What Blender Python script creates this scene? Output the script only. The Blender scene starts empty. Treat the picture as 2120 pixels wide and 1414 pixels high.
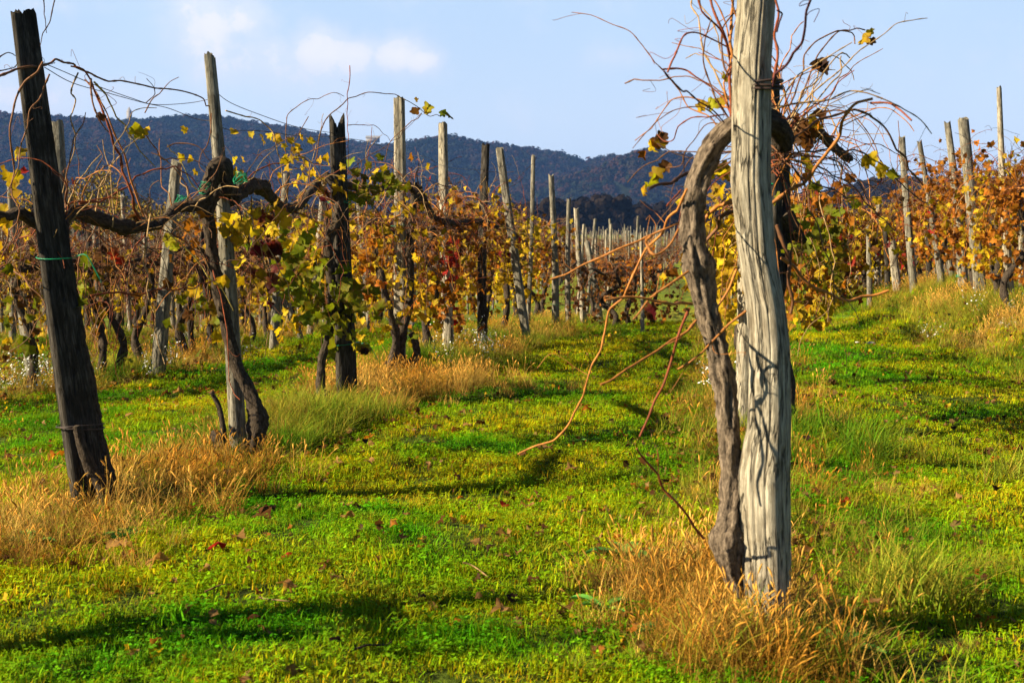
import bpy, math
import numpy as np
from math import radians, sin, cos, pi, atan, atan2
from mathutils import Vector

# ------------------------------------------------------------------ camera, world, sun, exposure
F = 2944.0                      # focal length in photo pixels (50 mm on a 36 mm frame, 2120 px wide)
PITCH = atan(227.0 / F)
CZ = 1.42
S = bpy.context.scene
COL = S.collection
cam = bpy.data.cameras.new("camera"); camo = bpy.data.objects.new("camera", cam); COL.objects.link(camo)
cam.lens = 50; cam.sensor_width = 36; cam.clip_start = 0.05; cam.clip_end = 9000
camo.location = (0, 0, CZ); camo.rotation_euler = (pi / 2 - PITCH, 0, 0)
cam.dof.use_dof = True; cam.dof.focus_distance = 10.5; cam.dof.aperture_fstop = 7.1
S.camera = camo

SUN_EL, SUN_AZ = radians(30), radians(17)      # AZ: how far the sun stands behind the camera, from due left
sun_dir = Vector((-cos(SUN_EL) * cos(SUN_AZ), -cos(SUN_EL) * sin(SUN_AZ), sin(SUN_EL)))
sl = bpy.data.lights.new("sun", 'SUN'); so = bpy.data.objects.new("sun", sl); COL.objects.link(so)
sl.energy = 5.0; sl.angle = radians(0.53); sl.color = (1.0, 0.87, 0.64)
so.rotation_euler = sun_dir.to_track_quat('Z', 'Y').to_euler()

w = bpy.data.worlds.new("World"); S.world = w; w.use_nodes = True
SKY_STRENGTH = 0.05
S.view_settings.view_transform = 'Standard'; S.view_settings.look = 'None'
S.view_settings.exposure = 1.32; S.view_settings.gamma = 1.0
S.cycles.max_bounces = 6; S.cycles.transparent_max_bounces = 8; S.cycles.volume_bounces = 0
S.cycles.diffuse_bounces = 1; S.cycles.glossy_bounces = 2; S.cycles.transmission_bounces = 3
S.cycles.use_denoising = True
S.cycles.caustics_reflective = False; S.cycles.caustics_refractive = False


class NT:
    """small node-tree writer"""
    def __init__(s, tree):
        s.t = tree; s.n = tree.nodes; s.n.clear()
    def add(s, typ, inputs=None, **kw):
        nd = s.n.new(typ)
        for k, v in kw.items(): setattr(nd, k, v)
        for k, v in (inputs or {}).items():
            if isinstance(v, bpy.types.NodeSocket): s.t.links.new(v, nd.inputs[k])
            else: nd.inputs[k].default_value = v
        return nd
    def math(s, op, a, b=0.0, clamp=False):
        nd = s.n.new('ShaderNodeMath'); nd.operation = op; nd.use_clamp = clamp
        for i, v in enumerate((a, b)):
            if isinstance(v, bpy.types.NodeSocket): s.t.links.new(v, nd.inputs[i])
            else: nd.inputs[i].default_value = v
        return nd.outputs[0]
    def mix(s, fac, a, b, blend='MIX'):
        nd = s.n.new('ShaderNodeMix'); nd.data_type = 'RGBA'; nd.blend_type = blend
        for i, v in ((0, fac), (6, a), (7, b)):
            if isinstance(v, bpy.types.NodeSocket): s.t.links.new(v, nd.inputs[i])
            else: nd.inputs[i].default_value = v if i == 0 else (*v, 1)
        return nd.outputs[2]
    def ramp(s, fac, stops):
        nd = s.n.new('ShaderNodeValToRGB'); s.t.links.new(fac, nd.inputs[0])
        e = nd.color_ramp.elements
        while len(e) < len(stops): e.new(0.5)
        for el, (p, c) in zip(e, stops):
            el.position = p; el.color = (*c, 1) if len(c) == 3 else c
        return nd.outputs[0]
    def noise(s, vec, scale, detail=4, rough=0.55, out=0):
        nd = s.n.new('ShaderNodeTexNoise'); s.t.links.new(vec, nd.inputs['Vector'])
        nd.inputs['Scale'].default_value = scale; nd.inputs['Detail'].default_value = detail
        nd.inputs['Roughness'].default_value = rough
        return nd.outputs[out]
    def maprange(s, v, a, b, c=0.0, d=1.0, interp='SMOOTHSTEP'):
        nd = s.n.new('ShaderNodeMapRange'); nd.interpolation_type = interp
        s.t.links.new(v, nd.inputs[0])
        for i, x in zip((1, 2, 3, 4), (a, b, c, d)): nd.inputs[i].default_value = x
        return nd.outputs[0]


# world: Nishita sky with a few fair-weather clouds low over the hills
T = NT(w.node_tree)
sky = T.add('ShaderNodeTexSky', sky_type='NISHITA', sun_disc=False, sun_elevation=SUN_EL,
            sun_rotation=atan2(sun_dir.x, sun_dir.y), altitude=120, air_density=0.45, dust_density=0.2, ozone_density=2.0)
tc = T.add('ShaderNodeTexCoord')
sep = T.add('ShaderNodeSeparateXYZ', {0: tc.outputs['Generated']})
yy = T.math('MAXIMUM', sep.outputs[1], 0.05)
u = T.math('DIVIDE', sep.outputs[0], yy); v = T.math('DIVIDE', sep.outputs[2], yy)
uv = T.add('ShaderNodeCombineXYZ', {0: u, 1: v}).outputs[0]
blobs = [(450, 85, 105, 100, .80), (510, 55, 90, 60, .75), (560, 130, 210, 66, .74), (672, 112, 80, 56, 1.05), (740, 122, 90, 46, 1.0),
         (810, 126, 78, 40, 1.0), (865, 134, 52, 30, .9), (700, 150, 240, 30, .55), (440, 135, 110, 40, .35), (60, 205, 200, 55, .75),
         (230, 190, 130, 36, .5), (1320, 120, 120, 24, .35), (230, 20, 300, 22, .3), (330, 165, 60, 25, .4), (1000, 240, 300, 40, .2), (900, 10, 300, 20, .15)]
tot = None
for (bx, by, sx, sy, a) in blobs:
    du = T.math('MULTIPLY', T.math('SUBTRACT', u, (bx - 1060) / F), F / sx)
    dv = T.math('MULTIPLY', T.math('SUBTRACT', v, (480 - by) / F), F / sy)
    r2 = T.math('ADD', T.math('MULTIPLY', du, du), T.math('MULTIPLY', dv, dv))
    g = T.math('MULTIPLY', T.math('EXPONENT', T.math('MULTIPLY', r2, -0.8)), a)
    tot = g if tot is None else T.math('MAXIMUM', tot, g)
n1 = T.noise(uv, 20, 8, 0.60)
n2 = T.noise(uv, 9, 4, 0.55); n3 = T.noise(uv, 60, 6, 0.6)
dens = T.math('ADD', T.math('ADD', tot, T.math('MULTIPLY', T.math('SUBTRACT', n1, 0.5), 1.5)), T.math('MULTIPLY', T.math('SUBTRACT', n2, 0.5), 0.7))
cm = T.math('MAXIMUM', T.maprange(dens, 0.0, 0.75, 0.0, 0.55), T.maprange(T.math('ADD', dens, T.math('MULTIPLY', T.math('SUBTRACT', n3, 0.5), 0.9)), 0.40, 0.85, 0.0, 0.9))
front = T.math('GREATER_THAN', sep.outputs[1], 0.1)
cm = T.math('MULTIPLY', T.math('MULTIPLY', cm, front), 0.93)
veil = T.math('MULTIPLY', T.math('ADD', T.maprange(sep.outputs[2], 0.16, 0.42, 0.86, 0.0), T.maprange(T.noise(uv, 4, 3), 0.4, 0.8, 0.0, 0.10), clamp=True), T.maprange(sep.outputs[1], 0.5, 0.9), clamp=True)
paler = T.mix(T.maprange(sep.outputs[2], 0.0, 0.17), (7.2, 8.0, 8.9), (5.3, 6.9, 8.9))
cloudcol = T.mix(T.maprange(T.math('ADD', dens, T.math('MULTIPLY', T.math('SUBTRACT', v, 0.125), 9.0)), 0.35, 1.2), (7.1, 7.4, 8.5), (8.8, 8.5, 8.9))
c1 = T.mix(veil, sky.outputs[0], paler)
c2 = T.mix(cm, c1, cloudcol)
bg = T.add('ShaderNodeBackground', {0: c2, 1: SKY_STRENGTH})
T.add('ShaderNodeOutputWorld', {0: bg.outputs[0]})

# ------------------------------------------------------------------ placing helpers
rng = np.random.default_rng(11)
def sm(a, b, x):
    t = np.clip((np.asarray(x, float) - a) / (b - a), 0, 1); return t * t * (3 - 2 * t)
def ground(X, Y):
    X = np.asarray(X, float); Y = np.asarray(Y, float)
    z = 0.66 * sm(4.8, 7.0, X) * sm(6, 17, Y) * (1 - sm(24, 44, Y)) - 0.75 * sm(17, 38, Y) - 0.20 * sm(1.2, 4.5, -X)
    near = 1 - sm(40, 90, np.hypot(X, Y))
    z = z + near * (0.020 * np.sin(1.7 * X + 0.6 * Y) + 0.018 * np.sin(2.9 * Y - 1.1 * X + 1.3) + 0.012 * np.sin(5.3 * X + 2.2) * np.sin(4.1 * Y))
    for k in range(-3, 3):      # the vine strips lie a little higher than the mown lanes
        d = X - (-3.26 + 3.4 * (k) + 0.149 * Y)
        z = z + near * 0.05 * np.exp(-(d / 0.35) ** 2)
    return z
def P(px, py, Y):
    xc, yc = (px - 1060) / F, (707 - py) / F
    t = Y / (cos(PITCH) + yc * sin(PITCH))
    return np.array([xc * t, Y, CZ + t * (-sin(PITCH) + yc * cos(PITCH))])
def on(px, py):
    """where the line of sight through a photo pixel meets the ground"""
    xc, yc = (px - 1060) / F, (707 - py) / F
    dn = cos(PITCH) + yc * sin(PITCH); dz = (-sin(PITCH) + yc * cos(PITCH)) / dn; dx = xc / dn
    hit = CZ + YS_ * dz <= ground(YS_ * dx, YS_)
    Y = YS_[int(np.argmax(hit))] if hit.any() else 200.0
    return np.array([Y * dx, Y, CZ + Y * dz])
YS_ = np.concatenate([np.arange(2, 40, 0.02), np.arange(40, 200, .2)])
def gz(X, Y): return float(ground(X, Y))
ROWX = lambda k, Y: -3.26 + 3.4 * (k - 1) + 0.149 * Y       # row 1 = left row, 2 = main, 3 = right
YAW = -atan(0.149)

# ------------------------------------------------------------------ mesh builder
class MB:
    def __init__(s): s.v = []; s.g = []; s.c = []; s.f = []; s.m = []; s.n = 0
    def add(s, v, faces, grain=None, tint=None, mat=0):
        v = np.asarray(v, float).reshape(-1, 3); k = len(v)
        s.v.append(v); s.g.append(v if grain is None else np.asarray(grain, float))
        t = np.ones((k, 4)); 
        if tint is not None:
            t[:, :3] = np.asarray(tint, float)
        s.c.append(t)
        faces = np.asarray(faces, int) + s.n
        s.f.append(faces); s.m.append(np.full(len(faces), mat)); s.n += k
    def tube(s, pts, rad, sides=6, lump=0.0, tint=None, mat=0, seed=0, cap=True, closed_top=None):
        pts = np.asarray(pts, float); n = len(pts); rad = np.broadcast_to(np.asarray(rad, float), (n,))
        tan = np.gradient(pts, axis=0); tan /= np.linalg.norm(tan, axis=1)[:, None] + 1e-9
        a = np.array([0, -1.0, 0]) if abs(tan[0][1]) < 0.9 else np.array([1.0, 0, 0])
        U = np.zeros((n, 3)); u0 = a - tan[0] * a.dot(tan[0]); u0 /= np.linalg.norm(u0); U[0] = u0
        for i in range(1, n):
            u0 = u0 - tan[i] * u0.dot(tan[i]); u0 /= np.linalg.norm(u0) + 1e-9; U[i] = u0
        Vv = np.cross(tan, U)
        th = np.arange(sides) * 2 * pi / sides
        L = np.concatenate([[0], np.cumsum(np.linalg.norm(np.diff(pts, axis=0), axis=1))])
        R = np.repeat(rad[:, None], sides, 1)
        if lump:
            q = np.random.default_rng(seed + 5); tt, ll = np.meshgrid(th, L); d = np.zeros_like(R)
            for j in range(9):
                d += q.uniform(.3, 1) / (1 + .25 * j) * np.sin(q.integers(1, 3 + j) * tt + q.uniform(0, 6) + ll * q.uniform(-30, 30) * (0.4 + .25 * j))
            k1, k2 = q.integers(4, 6), q.integers(7, 10)
            d += 1.1 * np.abs(np.sin(k1 * .5 * 2 * tt / 2 + 1.2 * np.sin(ll * 9 + 1) + ll * 3)) + .7 * np.sin(k2 * tt + 1.5 * np.sin(ll * 14) + ll * 5)
            R = R * (1 + lump * 0.35 * (d - .5) + lump * 0.25 * q.standard_normal(R.shape))
        v = pts[:, None, :] + R[..., None] * (np.cos(th)[None, :, None] * U[:, None, :] + np.sin(th)[None, :, None] * Vv[:, None, :])
        gr = np.stack([R * np.cos(th), R * np.sin(th), np.repeat(L[:, None], sides, 1)], -1) + seed * 0.37
        i, j = np.meshgrid(np.arange(n - 1), np.arange(sides), indexing='ij'); j2 = (j + 1) % sides
        f = np.stack([i * sides + j, i * sides + j2, (i + 1) * sides + j2, (i + 1) * sides + j], -1).reshape(-1, 4)
        s.add(v.reshape(-1, 3), f, gr.reshape(-1, 3), tint, mat)
        if cap:
            for e, fl in ((0, True), (n - 1, False)):
                c = np.vstack([v[e], pts[e] + tan[e] * rad[e] * (0.35 if not fl else -0.35)])
                k = np.arange(sides); kk = (k + 1) % sides
                tri = np.stack([k, kk, np.full(sides, sides)], -1) if not fl else np.stack([kk, k, np.full(sides, sides)], -1)
                g2 = np.vstack([gr[e], gr[e].mean(0)])
                s.add(c, tri, g2, tint, mat)
    def build(s, name, mats, parent=None, loc=None, smooth=True, link=True):
        me = bpy.data.meshes.new(name)
        if s.n:
            v = np.concatenate(s.v); 
            if loc is not None: v = v - np.asarray(loc, float)
            me.vertices.add(len(v)); me.vertices.foreach_set('co', v.astype(np.float32).ravel())
            sizes = np.concatenate([np.full(len(f), f.shape[1]) for f in s.f]); idx = np.concatenate([f.ravel() for f in s.f])
            me.loops.add(len(idx)); me.loops.foreach_set('vertex_index', idx.astype(np.int32))
            me.polygons.add(len(sizes)); st = np.concatenate([[0], np.cumsum(sizes)[:-1]])
            me.polygons.foreach_set('loop_start', st.astype(np.int32)); me.polygons.foreach_set('loop_total', sizes.astype(np.int32))
            me.polygons.foreach_set('material_index', np.concatenate(s.m).astype(np.int32))
            me.update(calc_edges=True)
            ga = me.attributes.new('grain', 'FLOAT_VECTOR', 'POINT'); ga.data.foreach_set('vector', np.concatenate(s.g).astype(np.float32).ravel())
            ca = me.attributes.new('tint', 'FLOAT_COLOR', 'POINT'); ca.data.foreach_set('color', np.concatenate(s.c).astype(np.float32).ravel())
            if smooth: me.polygons.foreach_set('use_smooth', np.ones(len(sizes), bool))
        for m in (mats if isinstance(mats, (list, tuple)) else [mats]): me.materials.append(m)
        o = bpy.data.objects.new(name, me)
        if loc is not None and parent is None: o.location = tuple(loc)
        if parent is not None: o.parent = parent
        if link: COL.objects.link(o)
        return o

def tag(o, label=None, cat=None, group=None, kind=None):
    for k, v_ in (('label', label), ('category', cat), ('group', group), ('kind', kind)):
        if v_: o[k] = v_
    return o
def empty(name, loc, rz=0.0):
    o = bpy.data.objects.new(name, None); COL.objects.link(o); o.location = tuple(loc); o.rotation_euler = (0, 0, rz)
    o.empty_display_size = 0.1; return o
def copy_tree(o, parent=None):
    c = o.copy(); COL.objects.link(c); c.parent = parent
    for ch in o.children: copy_tree(ch, c)
    return c

def spline(ctrl, step=0.05):
    c = np.asarray(ctrl, float)
    if len(c) < 3:
        n = max(2, int(np.linalg.norm(c[-1] - c[0]) / step)); t = np.linspace(0, 1, n)[:, None]; return c[0] * (1 - t) + c[-1] * t
    p = np.vstack([2 * c[0] - c[1], c, 2 * c[-1] - c[-2]]); out = []
    for i in range(1, len(p) - 2):
        n = max(2, int(np.ceil(np.linalg.norm(p[i + 1] - p[i]) / step))); t = np.linspace(0, 1, n, endpoint=False)[:, None]
        out.append(0.5 * (2 * p[i] + (p[i + 1] - p[i - 1]) * t + (2 * p[i - 1] - 5 * p[i] + 4 * p[i + 1] - p[i + 2]) * t ** 2 + (3 * p[i] - p[i - 1] - 3 * p[i + 1] + p[i + 2]) * t ** 3))
    return np.vstack(out + [p[-2:-1]])

# ------------------------------------------------------------------ materials
def mat(name, build):
    m = bpy.data.materials.new(name); m.use_nodes = True; t = NT(m.node_tree); build(t); return m
def attr(t, name, out='Vector'):
    return t.add('ShaderNodeAttribute', attribute_name=name).outputs[out]
def finish(t, surf): t.add('ShaderNodeOutputMaterial', {0: surf})
def bump(t, h, strength, dist=0.01):
    return t.add('ShaderNodeBump', {'Height': h, 'Strength': strength, 'Distance': dist}).outputs[0]

def wood(light, mid, dark, fiss=0.5):
    def b(t):
        g = attr(t, 'grain')
        st = t.add('ShaderNodeVectorMath', {0: g, 1: (55, 55, 6.5)}, operation='MULTIPLY').outputs[0]
        n = t.noise(st, 1.0, 8, 0.62)
        st2 = t.add('ShaderNodeVectorMath', {0: g, 1: (22, 22, 2.4)}, operation='MULTIPLY').outputs[0]
        f = t.noise(st2, 1.0, 4, 0.55)
        blot = t.noise(g, 9, 5, 0.6)
        fine = t.noise(t.add('ShaderNodeVectorMath', {0: g, 1: (260, 260, 14)}, operation='MULTIPLY').outputs[0], 1.0, 4, 0.7)
        crack = t.maprange(t.math('ABSOLUTE', t.math('SUBTRACT', f, 0.5)), 0.0, 0.028)
        worn = t.maprange(t.noise(t.add('ShaderNodeVectorMath', {0: g, 1: (19, 19, 9)}, operation='MULTIPLY').outputs[0], 1.0, 7, 0.7), 0.5, 0.62)
        base = t.ramp(n, [(0.30, dark), (0.48, mid), (0.66, light)])
        base = t.mix(t.maprange(blot, 0.5, 0.72, 0, 0.55), base, tuple(0.55 * x for x in mid))
        base = t.mix(t.math('MULTIPLY', worn, 0.6), base, tuple(x * y for x, y in zip(mid, (.42, .36, .28))))
        base = t.mix(t.math('MULTIPLY', t.math('SUBTRACT', 1.0, crack), fiss), base, (0.02, 0.016, 0.012))
        base = t.mix(t.maprange(fine, 0.38, 0.60, 0.6, 0.0), base, tuple(0.35 * x for x in mid))
        h = t.math('ADD', t.math('ADD', t.math('MULTIPLY', crack, 0.7), t.math('MULTIPLY', n, 0.8)), t.math('MULTIPLY', fine, 0.35))
        p = t.add('ShaderNodeBsdfPrincipled', {'Base Color': base, 'Roughness': 0.9, 'Normal': bump(t, h, 1.0, 0.009), 'Specular IOR Level': 0.15})
        finish(t, p.outputs[0])
    return b
M = {}
M['pale_wood'] = mat('pale_weathered_wood', wood((0.62, 0.54, 0.39), (0.43, 0.37, 0.26), (0.12, 0.095, 0.065), .85))
M['grey_wood'] = mat('grey_weathered_wood', wood((0.48, 0.43, 0.32), (0.27, 0.24, 0.175), (0.07, 0.058, 0.04)))
M['dark_wood'] = mat('dark_weathered_wood', wood((0.13, 0.11, 0.085), (0.055, 0.046, 0.034), (0.012, 0.010, 0.008), .7))

def bark(light, dark):
    def b(t):
        g = attr(t, 'grain')
        st = t.add('ShaderNodeVectorMath', {0: g, 1: (80, 80, 27)}, operation='MULTIPLY').outputs[0]
        n = t.noise(st, 1.0, 8, 0.66)
        n2 = t.noise(g, 38, 5, 0.6)
        base = t.ramp(n, [(0.32, dark), (0.52, tuple(0.5 * (a + c) for a, c in zip(light, dark))), (0.70, light)])
        base = t.mix(t.maprange(n2, 0.52, 0.7, 0, 0.6), base, tuple(0.6 * x for x in dark))
        h = t.math('ADD', n, t.math('MULTIPLY', n2, 0.6))
        p = t.add('ShaderNodeBsdfPrincipled', {'Base Color': base, 'Roughness': 0.95, 'Normal': bump(t, h, 1.0, 0.012), 'Specular IOR Level': 0.1})
        finish(t, p.outputs[0])
    return b
M['bark'] = mat('dark_vine_bark', bark((0.12, 0.09, 0.062), (0.018, 0.013, 0.009)))
M['bark_grey'] = mat('grey_vine_bark', bark((0.36, 0.27, 0.18), (0.03, 0.02, 0.014)))

def cane_m(t):
    g = attr(t, 'grain'); tint = attr(t, 'tint', 'Color')
    n = t.noise(g, 60, 4)
    base = t.mix(t.maprange(n, 0.35, 0.7, 0, 0.5), tint, (0.07, 0.035, 0.02))
    p = t.add('ShaderNodeBsdfPrincipled', {'Base Color': base, 'Roughness': 0.6, 'Specular IOR Level': 0.15})
    finish(t, p.outputs[0])
M['cane'] = mat('vine_cane', cane_m)

def leaf_m(t):
    tint = attr(t, 'tint', 'Color'); g = attr(t, 'grain')
    n = t.noise(g, 22, 4, 0.6)
    base = t.mix(t.maprange(n, 0.50, 0.70, 0, 0.75), tint, t.mix(1.0, tint, (0.55, 0.32, 0.30), 'MULTIPLY'))
    d = t.add('ShaderNodeBsdfPrincipled', {'Base Color': base, 'Roughness': 0.62, 'Specular IOR Level': 0.12})
    tr = t.add('ShaderNodeBsdfTranslucent', {0: t.mix(1.0, base, (1.25, 1.2, 0.7), 'MULTIPLY')})
    mx = t.add('ShaderNodeMixShader', {0: 0.42, 1: d.outputs[0], 2: tr.outputs[0]})
    finish(t, mx.outputs[0])
M['leaf'] = mat('autumn_vine_leaf', leaf_m)

def grass_m(green, yellow, trans=0.3, patch=0.55, dryc=(0.30, 0.22, 0.05), dry=0.35):
    def b(t):
        tint = attr(t, 'tint', 'Color')
        geo = t.add('ShaderNodeNewGeometry').outputs['Position']
        oi = t.add('ShaderNodeObjectInfo').outputs['Random']
        n = t.noise(geo, patch, 4, 0.6); n2 = t.noise(geo, patch * 5.5, 3, 0.6)
        c = t.ramp(n, [(0.40, green), (0.58, yellow)])
        c = t.mix(t.maprange(n2, 0.52, 0.72, 0, dry), c, dryc)
        c = t.mix(1.0, c, tint, 'MULTIPLY')
        k = t.maprange(oi, 0, 1, 0.6, 1.35, 'LINEAR')
        c = t.mix(1.0, c, t.add('ShaderNodeCombineXYZ', {0: k, 1: k, 2: k}).outputs[0], 'MULTIPLY')
        d = t.add('ShaderNodeBsdfPrincipled', {'Base Color': c, 'Roughness': 0.7, 'Specular IOR Level': 0.03})
        tr = t.add('ShaderNodeBsdfTranslucent', {0: c})
        mx = t.add('ShaderNodeMixShader', {0: trans, 1: d.outputs[0], 2: tr.outputs[0]})
        finish(t, mx.outputs[0])
    return b
M['lawn'] = mat('lawn_grass_blades', grass_m((0.10, 0.33, 0.004), (0.48, 0.48, 0.006), .3, .45, (0.42, .28, .03), .45))
M['rough'] = mat('rough_grass_blades', grass_m((0.10, 0.22, 0.008), (0.34, 0.33, 0.03), 0.3, 0.8, (0.36, 0.20, 0.045), 0.8))
M['dry'] = mat('dry_grass_blades', grass_m((0.52, 0.27, 0.035), (0.74, 0.50, 0.12), 0.3, 0.9, (0.26, 0.19, 0.05), 0.6))

def plain(col, rough=0.7, nscale=None, col2=None, coord='Object'):
    def b(t):
        base = (*col, 1)
        if nscale:
            tcn = t.add('ShaderNodeTexCoord').outputs[coord]
            base = t.mix(t.maprange(t.noise(tcn, nscale, 5), 0.35, 0.68), col, col2)
        p = t.add('ShaderNodeBsdfPrincipled', {'Base Color': base, 'Roughness': rough, 'Specular IOR Level': 0.3})
        finish(t, p.outputs[0])
    return b
M['petal'] = mat('white_petals', plain((0.80, 0.80, 0.74), 0.6))
M['dandelion'] = mat('yellow_petals', plain((0.85, 0.68, 0.02), 0.6))
M['twine'] = mat('green_twine', plain((0.01, 0.30, 0.12), 0.4, 40, (0.01, 0.17, 0.09)))
M['wire'] = mat('rusty_wire', plain((0.035, 0.028, 0.025), 0.5, 30, (0.07, 0.04, 0.03)))
M['stone'] = mat('pale_stone', plain((0.7, 0.68, 0.62), 0.8, 12, (0.45, 0.43, 0.38)))
M['weed'] = mat('broad_weed_leaves', grass_m((0.055, 0.20, 0.035), (0.11, 0.28, 0.04), 0.2, 0.9, (0.16, 0.27, 0.06), 0.3))
M['plaster'] = mat('pale_plaster', plain((0.30, 0.28, 0.25), 0.8, 0.3, (0.25, 0.23, 0.21)))
M['tiles'] = mat('red_roof_tiles', plain((0.32, 0.12, 0.07), 0.8, 0.5, (0.2, 0.08, 0.05)))

def ground_m(t):
    geo = t.add('ShaderNodeNewGeometry').outputs['Position']
    s_ = t.add('ShaderNodeSeparateXYZ', {0: geo})
    n = t.noise(geo, 0.6, 6, 0.65); n2 = t.noise(geo, 14, 5, 0.7); n3 = t.noise(geo, 0.05, 4)
    near = t.mix(t.maprange(n2, 0.38, 0.65), (0.016, 0.022, 0.006), (0.085, 0.12, 0.012))
    far = t.ramp(n, [(0.33, (0.075, 0.18, 0.016)), (0.5, (0.22, 0.25, 0.02)), (0.68, (0.30, 0.23, 0.03))])
    far = t.mix(t.maprange(n2, 0.45, 0.7, 0, 0.5), far, (0.12, 0.09, 0.03))
    far = t.mix(t.maprange(n3, 0.5, 0.6), far, (0.14, 0.17, 0.03))
    brown = t.mix(t.maprange(n2, 0.4, 0.62), (0.05, 0.03, 0.012), (0.17, 0.12, 0.025))
    lf = t.math('MULTIPLY', t.maprange(s_.outputs[0], -2.0, -4.5), t.maprange(s_.outputs[1], 14, 19))
    c = t.mix(t.math('MULTIPLY', lf, t.maprange(n, 0.35, 0.6)), t.mix(t.maprange(s_.outputs[1], 18, 30), near, far), brown)
    p = t.add('ShaderNodeBsdfPrincipled', {'Base Color': c, 'Roughness': 0.95, 'Normal': bump(t, n2, 0.8, 0.05), 'Specular IOR Level': 0.05})
    finish(t, p.outputs[0])
M['ground'] = mat('turf_and_soil', ground_m)

def woods_m(stops, scale, dark=(0.012, 0.015, 0.01)):
    def b(t):
        geo = t.add('ShaderNodeNewGeometry').outputs['Position']
        oi = t.add('ShaderNodeObjectInfo').outputs['Random']
        tint = attr(t, 'tint', 'Color')
        n = t.noise(geo, scale, 4, 0.6)
        f = t.math('ADD', t.math('MULTIPLY', n, 0.75), t.math('MULTIPLY', oi, 0.2))
        c = t.mix(1.0, t.ramp(f, stops), tint, 'MULTIPLY')
        p = t.add('ShaderNodeBsdfPrincipled', {'Base Color': c, 'Roughness': 0.95, 'Specular IOR Level': 0.05})
        finish(t, p.outputs[0])
    return b
M['hillwood'] = mat('hillside_woodland', woods_m([(0.30, (0.003, 0.009, 0.006)), (0.42, (0.012, 0.016, 0.007)), (0.52, (0.036, 0.016, 0.010)), (0.62, (0.018, 0.010, 0.008)), (0.72, (0.005, 0.010, 0.006))], 0.0065))
M['farwood'] = mat('far_dark_woodland', woods_m([(0.3, (0.010, 0.008, 0.006)), (0.5, (0.016, 0.011, 0.007)), (0.7, (0.024, 0.014, 0.008)), (0.85, (0.009, 0.010, 0.006))], 0.03))
M['autumn'] = mat('yellow_brown_tree_leaves', woods_m([(0.3, (0.10, 0.09, 0.012)), (0.5, (0.30, 0.20, 0.015)), (0.75, (0.18, 0.09, 0.015))], 0.4))
M['treebark'] = mat('tree_bark', plain((0.06, 0.05, 0.04), 0.9, 3, (0.03, 0.025, 0.02)))

# ------------------------------------------------------------------ ground, hills, far woods
def grid_sheet(xs, ys, zf, name, m):
    Xg, Yg = np.meshgrid(xs, ys); Z = zf(Xg, Yg); v = np.stack([Xg, Yg, Z], -1).reshape(-1, 3)
    nx, ny = len(xs), len(ys); i, j = np.meshgrid(np.arange(ny - 1), np.arange(nx - 1), indexing='ij')
    f = np.stack([i * nx + j, i * nx + j + 1, (i + 1) * nx + j + 1, (i + 1) * nx + j], -1).reshape(-1, 4)
    mb = MB(); mb.add(v, f); return mb.build(name, m), v
def stretch(a, b, fine, n, cen):
    t = np.linspace(-1, 1, n)
    k = 7.2
    s_ = np.sinh(k * t) / np.sinh(k)
    return s_
xs = np.concatenate([-np.geomspace(5200, 16, 60), np.arange(-15.5, 16, 0.16), np.geomspace(16.5, 5200, 60)])
ys = np.concatenate([-np.geomspace(600, 4, 16), np.arange(-3.5, 46, 0.18), np.geomspace(46.5, 6500, 90)])
def zsheet(X, Y): return ground(X, Y) - 0.0
g_o, _ = grid_sheet(xs, ys, zsheet, 'ground', M['ground']); tag(g_o, kind='structure')

prof = np.array([(-900, 300), (-500, 290), (-200, 290), (0, 276), (60, 264), (110, 250), (150, 240), (200, 245), (290, 252), (340, 254), (400, 249), (504, 252), (560, 259), (614, 262),
                 (682, 275), (767, 292), (830, 297), (882, 292), (937, 285), (996, 296), (1077, 309), (1149, 321), (1200, 339), (1222, 337), (1245, 327), (1290, 337),
                 (1330, 352), (1380, 370), (1440, 392), (1520, 412), (1700, 440), (2100, 468), (2600, 475)], float)
def ridge_sheet(prof, YR, Y0, name, m, dx, dy, x0, x1, n_amp, seed, crown=11.5):
    q = np.random.default_rng(seed)
    xs = np.arange(x0, x1, dx); ys = np.arange(Y0, YR * 1.25, dy)
    ph = q.uniform(0, 6, 24); kx = q.uniform(-1, 1, 24); ky = q.uniform(-1, 1, 24)
    def zf(X, Y):
        px = 1060 + X / YR * F
        hz = (480 - np.interp(px, prof[:, 0], prof[:, 1])) / F * YR + CZ - crown
        t = np.clip((Y - Y0) / (YR - Y0), 0, 1.0)
        prof_t = np.where(Y < YR, 0.5 - 0.5 * np.cos(pi * t ** 0.9), 1 - 0.6 * sm(YR, YR * 1.25, Y))
        nz = 0
        for j in range(24):
            lam = 60 + 320 * (j / 24.0)
            nz = nz + np.sin((X * kx[j] + Y * ky[j]) * 2 * pi / lam + ph[j]) * lam * n_amp
        env = np.sin(pi * np.clip(t, 0, 1)) * np.sqrt(1 - t) * 1.2 * np.clip(hz / 40, 0, 1)
        return -3.0 + (hz + 3) * prof_t + nz * env
    o, v = grid_sheet(xs, ys, zf, name, m); tag(o, kind='structure'); return o, zf
hill, hz_f = ridge_sheet(prof, 1650.0, 900.0, 'hills', M['hillwood'], 9, 9, -900, 900, 0.020, 3)
prof2 = np.array([(1350, 478), (1450, 440), (1560, 410), (1640, 402), (1700, 398), (1755, 383), (1800, 371), (1830, 366), (1870, 372), (1950, 368), (2050, 372), (2150, 368), (2400, 380), (2900, 440), (3100, 478)], float)
hill2, hz_f2 = ridge_sheet(prof2, 640.0, 420.0, 'terrain', M['farwood'], 5, 5, 40, 480, 0.004, 9, 3.0)

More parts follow.
